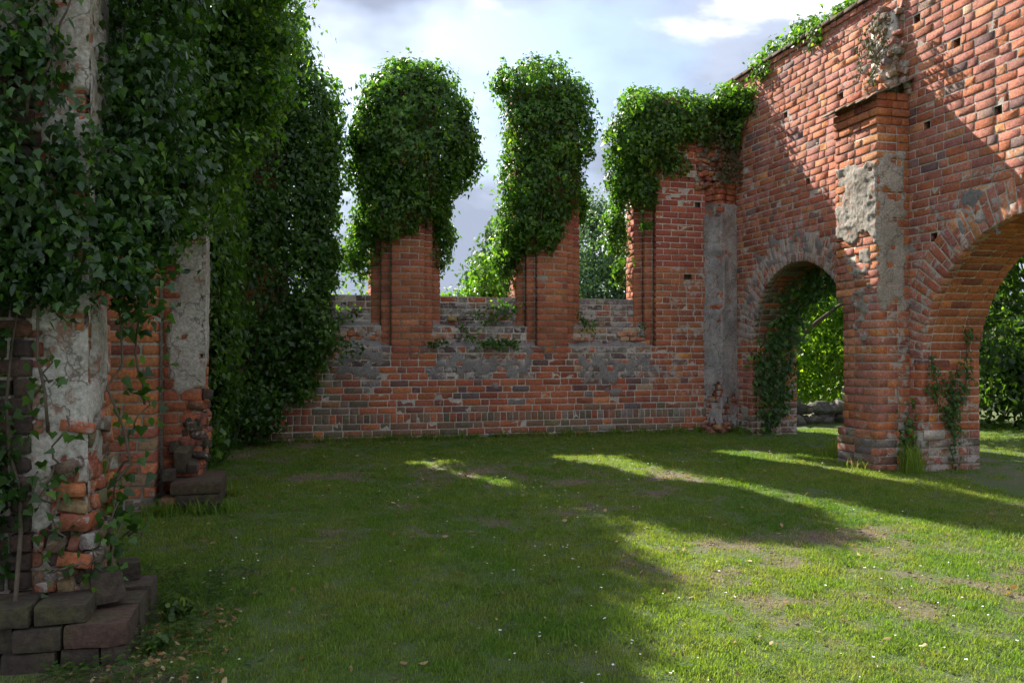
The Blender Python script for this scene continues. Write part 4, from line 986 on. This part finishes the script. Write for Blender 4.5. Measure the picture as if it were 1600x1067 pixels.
tree('low bright shrub peeping over the parapet of the left bay', .7, 14.0, 2.6, [(.75, 14.0, 2.1, .5, .4, .48), (1.3, 14.1, 2.1, .35, .35, .6)], 2600, .08, M_IVY, name='shrub', cat='shrub', trunk=.04, shell=.2, young=.4)
tree('small far shrub showing right of the first window pier', 2.9, 17, 2.6, [(3.0, 17, 2.1, .45, .45, .7), (2.6, 17, 1.9, .4, .4, .5)], 1500, .09, M_PALE, name='shrub', cat='shrub', trunk=.04, shell=.2)
tree('bright yellow green bush glowing in the sun behind the small arch', 11.0, 15.2, 3.4, [(10.3, 14.6, 1.5, 1.1, .7, 1.1), (11.6, 14.6, 1.7, 1.2, .8, 1.3), (10.6, 14.9, 2.5, 1.1, .8, 1.0), (9.6, 14.9, 1.1, .7, .6, .9)], 18000, .09, M_LIME, name='shrub', cat='shrub', trunk=.05, **{**CR, 'young': .5, 'shell': .35})
tree('dark leafed tree overhanging the small arch from outside', 8.45, 13.9, 4.5, [(9.3, 13.2, 3.6, 1.0, .8, .9), (10.4, 13.0, 3.5, .9, .7, .8), (8.7, 13.4, 2.6, .35, .5, 1.1), (11.2, 13.2, 3.0, .5, .6, .6)], 9500, .10, M_TREE, **{**CR, 'shell': .4, 'clump': .5})
tree('broad dark tree standing beyond the large arch', 14.6, 13.2, 7, [(14.3, 13.0, 4.2, 2.2, 1.8, 2.4), (12.6, 13.2, 2.4, 1.2, 1., 1.5), (15.2, 11.8, 2.6, 1.9, 1.5, 1.9), (13.2, 13.6, 5.2, 1.6, 1.5, 1.6), (13.6, 12.2, 1.6, 1.1, .9, 1.0)], 17000, .14, M_TREE, **CR)
tree('rounded green tree further along behind the arcade wall', 17.5, 9.5, 7, [(17.0, 9.2, 3.6, 2.2, 2.0, 2.8), (16.2, 10.6, 2.2, 1.6, 1.4, 1.7)], 8000, .17, M_TREE, **CR)
tree('tall green tree far behind the small arch', 15.8, 20.5, 9, [(15.6, 20.5, 4.5, 2.6, 2.2, 3.2), (13.5, 20.8, 2.6, 2.0, 1.5, 2.2), (18.2, 20, 3.2, 2.2, 1.6, 2.8)], 10000, .2, M_TREE, **CR)
tree('tall leafy tree rising above the ivy in the back left corner', -3.2, 14.6, 10, [(-3.9, 14.2, 8.0, 1.9, 1.7, 1.9), (-5.2, 14.8, 7.0, 2.2, 2., 2.4), (-3.4, 14.6, 5.2, 1.5, 1.6, 2.0)], 15000, .17, M_TREE, **CR)
tree('leafy tree shading the outside of the left arcade wall', -5.5, 9.5, 8, [(-4.9, 9.6, 5.6, 2.2, 2.4, 2.4), (-4.2, 8.0, 2.8, 1.6, 2.2, 2.2), (-5.6, 12, 6, 2.2, 2.2, 2.6), (-4.6, 5.8, 4.6, 1.8, 1.8, 2.4)], 14000, .2, M_TREE, **CR)
tree('dense laurel bush closing the view low behind the large arch', 12.6, 11.6, 2.2, [(12.2, 11.8, 1.2, 1.3, .8, 1.1), (13.6, 10.6, 1.2, 1.2, .9, 1.1), (14.8, 9.3, 1.3, 1.2, 1.0, 1.2), (15.6, 7.6, 1.4, 1.2, 1.2, 1.4)], 15000, .11, M_TREE, name='shrub', cat='shrub', trunk=.05, **{**CR, 'shell': .35, 'clump': .5})
tree('tall conical tree behind the arcade wall near its right end', 13.8, 7.8, 7, [(13.6, 7.8, 3.8, 1.6, 1.5, 2.6)], 7000, .14, M_TREE, **CR)
far = thing('tree_belt', 'distant belt of trees closing the horizon beyond the ruin', 'trees', (0, 60, .28))
P_b = []
for a in np.linspace(-1.5, 2.6, 44): 
    R_ = 62 + 8 * math.sin(a * 7); hh = random.uniform(2.2, 3.6); P_b.append((R_ * math.sin(a), R_ * math.cos(a), hh * .8, 4.2, 3.5, hh))
foliage('tree_mass', P_b, 42000, .75, M_PALE, far, shape=OVAL, shell=1.0, clump=2.2, cl_amp=.9, loose=.3)

# field-stone wall behind the small arch
fw = thing('fieldstone_wall', 'low dry wall of rounded grey field stones behind the small arch', 'stone wall', (10.3, 13.6, gz(13)))
for i in range(48):
    t = random.random(); row = i % 2; t = (i // 2 + row * .5) / 24
    A = Acc(); rock(A, (0, 0, 0), random.uniform(.10, .17), jit(random.choice([(.13, .12, .11), (.09, .08, .08), (.17, .15, .14), (.07, .06, .05)])) + (0,), sq=(1.25, .95, .8), amp=.9); x = 8.7 + 3.6 * t
    A.build('stone', M_STONE, fw, smooth=True, loc=(x, 13.2 + .25 * t + random.uniform(-.06, .06), .35 + row * .19 + (.02 * math.sin(i))))

# ------------------------------------------------------------------ lawn
def in_wall(x, y):
    if y > 12.46 and y < 13.1 and x > -1.3: return True
    if 7.08 < x < 7.93 and not (4.95 < y < 8.13 or 9.43 < y < 11.83): return True
    if x < -1.15 and y > 7.9 and x > -2: return True
    if x < -.78 and 4.5 < y < 5.4: return True
    if -1.2 < x < -.6 and 7.77 < y < 8.5: return True
    if 6.62 < x < 7.1 and 8.3 < y < 9.05: return True
    if 6.6 < x and y > 12.2 and y < 13 and x < 7.1: return True
    return False
def tuft(seed, blades=42, rad=.085, h0=.014, h1=.038, wd=.0023, mat=None):
    r = random.Random(seed); vs = []; fs = []; tn = []
    for _ in range(blades):
        a = r.random() * 2 * PI; q = rad * math.sqrt(r.random()); bx, by = q * math.cos(a), q * math.sin(a)
        h = r.uniform(h0, h1) * (1.25 - .5 * q / rad); th = r.random() * 2 * PI; ln = r.uniform(.15, .95) * h; w_ = wd * r.uniform(.7, 1.4)
        dx, dy = math.cos(th), math.sin(th); px, py = -dy, dx; b = len(vs)
        for k, (t, ww) in enumerate(((0, 1), (.55, .8))):
            o = ln * t * t; z = h * t
            vs.append((bx + dx * o + px * w_ * ww, by + dy * o + py * w_ * ww, z - .004)); vs.append((bx + dx * o - px * w_ * ww, by + dy * o - py * w_ * ww, z - .004))
        vs.append((bx + dx * ln, by + dy * ln, h * .92)); fs += [(b, b + 1, b + 3, b + 2), (b + 2, b + 3, b + 4)]
        tn += [min(1, max(0, r.gauss(.5, .2)))] * 5
    return mesh_np('grass_tuft', vs, [i for f in fs for i in f], [len(f) for f in fs], mat or M_GRASS, {'tint': tn})
M_STRAW = leaf_material('straw', (.16, .13, .06), (.26, .22, .11), (.36, .32, .18), .8, .3)
def broad(seed, leaves=9):
    """clover and plantain like ground leaves"""
    r = random.Random(seed); P = []; Nn = []; T = []; S = []
    for _ in range(leaves):
        a = r.random() * 2 * PI; P.append((r.uniform(-.03, .03), r.uniform(-.03, .03), r.uniform(.01, .04))); T.append((math.cos(a), math.sin(a), .15)); Nn.append((-.2 * math.cos(a), -.2 * math.sin(a), 1)); S.append(r.uniform(.010, .024))
    return leaf_mesh('weed_leaves', P, Nn, T, S, [min(1, max(0, r.gauss(.5, .2))) for _ in P], M_TREE, OVAL)
def scatter_object(name, meshes, pts, scl, kind='stuff'):
    """one object: geometry nodes put one of the meshes on every point"""
    coll = bpy.data.collections.new(name + '_kinds')
    for m in meshes: o = bpy.data.objects.new(m.name, m); coll.objects.link(o)
    pts = np.array(pts, np.float32); me = bpy.data.meshes.new(name); me.vertices.add(len(pts)); me.vertices.foreach_set('co', pts.ravel())
    a = me.attributes.new('scl', 'FLOAT', 'POINT'); a.data.foreach_set('value', np.array(scl, np.float32))
    a = me.attributes.new('rot', 'FLOAT_VECTOR', 'POINT'); rv = np.zeros((len(pts), 3), np.float32); rv[:, 2] = RNG.uniform(0, 6.283, len(pts)); rv[:, :2] = RNG.normal(0, .08, (len(pts), 2)); a.data.foreach_set('vector', rv.ravel())
    a = me.attributes.new('pick', 'INT', 'POINT'); a.data.foreach_set('value', RNG.integers(0, len(meshes), len(pts)).astype(np.int32))
    ob = link(name, me, None, kind=kind)
    ng = bpy.data.node_groups.new(name, 'GeometryNodeTree'); ng.interface.new_socket('Geometry', in_out='INPUT', socket_type='NodeSocketGeometry'); ng.interface.new_socket('Geometry', in_out='OUTPUT', socket_type='NodeSocketGeometry')
    N = ng.nodes.new; gi, go = N('NodeGroupInput'), N('NodeGroupOutput'); ip = N('GeometryNodeInstanceOnPoints'); ci = N('GeometryNodeCollectionInfo')
    ci.inputs['Collection'].default_value = coll; ci.inputs['Separate Children'].default_value = True; ci.inputs['Reset Children'].default_value = True
    def na(nm, ty): n = N('GeometryNodeInputNamedAttribute'); n.data_type = ty; n.inputs[0].default_value = nm; return n.outputs[0]
    L = ng.links.new; L(gi.outputs[0], ip.inputs['Points']); L(ci.outputs[0], ip.inputs['Instance']); ip.inputs['Pick Instance'].default_value = True
    L(na('pick', 'INT'), ip.inputs['Instance Index']); L(na('rot', 'FLOAT_VECTOR'), ip.inputs['Rotation']); L(na('scl', 'FLOAT'), ip.inputs['Scale']); L(ip.outputs[0], go.inputs[0])
    md = ob.modifiers.new('scatter', 'NODES'); md.node_group = ng; return ob
pts = []; scl = []; wp = []; ws = []; fpts = []; fsc = []
def field(x0, x1, y0, y1, dens, keep=lambda x, y: True):
    n = int((x1 - x0) * (y1 - y0) * dens)
    for _ in range(n):
        x, y = random.uniform(x0, x1), random.uniform(y0, y1)
        if in_wall(x, y) or not keep(x, y): continue
        b = bare(x, y)
        if random.random() < b * 1.05: continue
        z = ground_z(x, y); s = (1.0 + .45 * mn.noise(V((x * 1.7, y * 1.7, 6)))) * (1 - .4 * b)
        if y > 12.25 and x < 7: s *= 1.25
        pts.append((x, y, z)); scl.append(s)
        if random.random() < .10 + .10 * mn.noise(V((x * 1.2, y * 1.2, 16))): wp.append((x, y, z)); ws.append(random.uniform(.6, 1.3))
seen = lambda x, y: (x + .3) * 1.0 > -.30 * y - .6
field(-1.6, 5.5, 3.1, 6.5, 340, seen); field(-1.6, 7.1, 6.5, 9.5, 230); field(-1.3, 7.1, 9.5, 12.6, 180); field(5.5, 7.1, 4.5, 6.5, 220)
field(7.1, 12.5, 7.4, 14.5, 80); field(-1.5, 3.5, 1.6, 3.1, 60)
scatter_object('grass', [tuft(i) for i in range(10)] + [tuft(50 + i, 26, .09, .012, .03, .003) for i in range(4)], pts, scl)
for _ in range(700):
    x, y = random.uniform(-1.1, -.1), random.uniform(3.4, 5.9)
    if not in_wall(x, y) and random.random() < 1.1 - (x + 1.1) * 1.1: wp.append((x, y, ground_z(x, y) + .01)); ws.append(random.uniform(1.0, 2.3))
scatter_object('clover', [broad(i) for i in range(8)], wp, ws)
for _ in range(520):                     # weeds and longer grass at the foot of the walls
    q = random.random()
    if q < .62: x, y = random.uniform(-.9, 7.0), 12.46 - abs(random.gauss(0, .07))
    elif q < .8: x, y = 7.08 - abs(random.gauss(0, .06)), random.uniform(11.9, 12.4) if random.random() < .5 else random.uniform(8.1, 9.4)
    else: x, y = random.uniform(-1.2, -.5), random.choice([7.75, 8.52]) + random.gauss(0, .05)
    fp = (x, y, ground_z(x, y)); fpts.append(fp); fsc.append(random.uniform(.8, 1.9))
scatter_object('wall_foot_grass', [tuft(80 + i, 20, .05, .04, .11, .003) for i in range(5)] + [broad(70 + i, 14) for i in range(3)], fpts, fsc)
dpt = []; dsc = []
for _ in range(16000):                   # dry thin grass round the worn places
    x, y = random.uniform(-1.2, 6.9), random.uniform(3.3, 12.4); b = bare(x, y) + (.28 if x > 2.6 and y < 6.2 else 0) * .8
    if random.random() < b * .8 + .03 and not in_wall(x, y): dpt.append((x, y, ground_z(x, y))); dsc.append(random.uniform(.5, 1.0))
scatter_object('dry_grass', [tuft(120 + i, 18, .09, .012, .034, .0028, M_STRAW) for i in range(5)], dpt, dsc)
def crumb(seed):
    random.seed(seed); A = Acc(); shard(A, (0, 0, .002), .008); return mesh_np('crumb', [tuple(v) for v in A.v], [i for f in A.f for i in f], [len(f) for f in A.f], M_CRUMB)
M_CRUMB = simple('soil_crumb', (.17, .13, .095), .95, 30); st_ = random.getstate(); cm = [crumb(i) for i in range(6)]; random.setstate(st_)
cp = []; cs = []
for _ in range(26000):
    x, y = random.uniform(-1.2, 6.9), random.uniform(3.3, 12.45)
    if random.random() < bare(x, y) * .8 and not in_wall(x, y): cp.append((x, y, ground_z(x, y))); cs.append(random.uniform(.25, 1.0) ** 2 * 1.5)
scatter_object('soil_crumbs', cm, cp, cs)
# daisies: small white heads in the grass
def flower(seed):
    A = Acc(); r = random.Random(seed); rr = .0085; c = [V((math.cos(a) * rr, math.sin(a) * rr, .045 + .002 * math.sin(3 * a))) for a in np.linspace(0, 2 * PI, 9)[:-1]]
    A.add(c + [V((0, 0, .042))], [(i, (i + 1) % 8, 8) for i in range(8)]); A.add([V((-.0006, 0, 0)), V((.0006, 0, 0)), V((0, 0, .043))], [(0, 1, 2)])
    return mesh_np('daisy', [tuple(v) for v in A.v], [i for f in A.f for i in f], [len(f) for f in A.f], M_WHITE)
M_WHITE = simple('petal_white', (.78, .78, .74), .6, 40, .9, 1.05)
dp = []
for _ in range(900):
    x, y = random.uniform(-.6, 6.8), random.uniform(3.4, 10.5)
    if mn.noise(V((x * .9, y * .9, 31))) + .3 * random.random() > .26 and not in_wall(x, y): dp.append((x, y, ground_z(x, y)))
scatter_object('daisies', [flower(i) for i in range(3)], dp, RNG.uniform(.5, 1.1, len(dp)))
# fallen leaves
M_DEAD = leaf_material('dead_leaf', (.16, .07, .025), (.28, .17, .07), (.42, .33, .18), .7, .2)
n = 1000; P = []; 
while len(P) < n:
    x, y = random.uniform(-1.2, 6.9), random.uniform(3.3, 12.4)
    if random.random() < .35: x, y = random.uniform(-1.1, -.3), random.uniform(3.9, 5.2)
    if not in_wall(x, y): P.append((x, y, ground_z(x, y) + random.uniform(.01, .04)))
Nn = RNG.normal(0, .35, (n, 3)) + [0, 0, 1]; T = RNG.normal(0, 1, (n, 3)) * [1, 1, .1]
link('fallen_leaves', leaf_mesh('fallen_leaves', P, Nn, T, RNG.uniform(.018, .05, n), RNG.random(n), M_DEAD, OVAL, .5, .3), kind='stuff')
# tall grass clumps
def clump(label, x, y, n, h, spread=.13, dry=.3, name='grass_clump'):
    vs = []; fs = []; tn = []
    for _ in range(n):
        a = random.random() * 2 * PI; q = spread * random.random() ** .7; bx, by = x + q * math.cos(a), y + q * math.sin(a); hh = h * random.uniform(.45, 1.1); th = random.random() * 2 * PI; ln = hh * random.uniform(.1, .6)
        w_ = random.uniform(.003, .006); dx, dy = math.cos(th), math.sin(th); b = len(vs); tt = random.uniform(.3, 1)
        for t in (0, .35, .7):
            o = ln * t * t; vs += [(bx + dx * o - dy * w_ * (1 - t * .5), by + dy * o + dx * w_ * (1 - t * .5), gz(y) + hh * (t - .25 * t * t * ln / hh)), (bx + dx * o + dy * w_ * (1 - t * .5), by + dy * o - dx * w_ * (1 - t * .5), gz(y) + hh * (t - .25 * t * t * ln / hh))]
        vs.append((bx + dx * ln, by + dy * ln, gz(y) + hh * .85)); fs += [(b, b + 1, b + 3, b + 2), (b + 2, b + 3, b + 5, b + 4), (b + 4, b + 5, b + 6)]; tn += [tt] * 7
    c = V((x, y, gz(y))); vs = [(v[0] - x, v[1] - y, v[2] - gz(y)) for v in vs]
    link(name, mesh_np(name, vs, [i for f in fs for i in f], [len(f) for f in fs], M_GRASS, {'tint': tn}), None, None, label, 'grass clump', loc=c)
clump('tall sunlit grass clump at the right foot of the buttress', 6.93, 8.12, 170, .42, .16)
clump('bent grass stalks growing left of the buttress foot', 6.75, 9.35, 40, .36, .12)
clump('low tuft of long grass under the small arch', 7.3, 9.9, 90, .22, .2)
clump('small grass tuft at the front foot of the buttress', 6.55, 8.5, 70, .16, .18)
def herb(label, x, y, n, h, size=.05):
    t = thing('weed', label, 'weed', (x, y, gz(y))); foliage('foliage', [(x, y, gz(y) + h * .5, h * .7, h * .6, h * .5)], n, size, M_TREE, t, shape=OVAL, shell=.06, cl_amp=.03, loose=.02, young=.3)
herb('leafy weed against the base of the near pier blocks', -.62, 5.1, 130, .16); herb('young nettles beside the near pier plinth', -.66, 4.65, 110, .12, .045)
herb('green sprout growing on the lower plinth step', -.95, 4.72, 40, .07, .03)
herb('tiny weed at the base of the back wall left of the middle', 1.45, 12.42, 50, .1, .03); herb('small weed growing in a joint low on the back wall', 5.05, 12.44, 30, .08, .03)
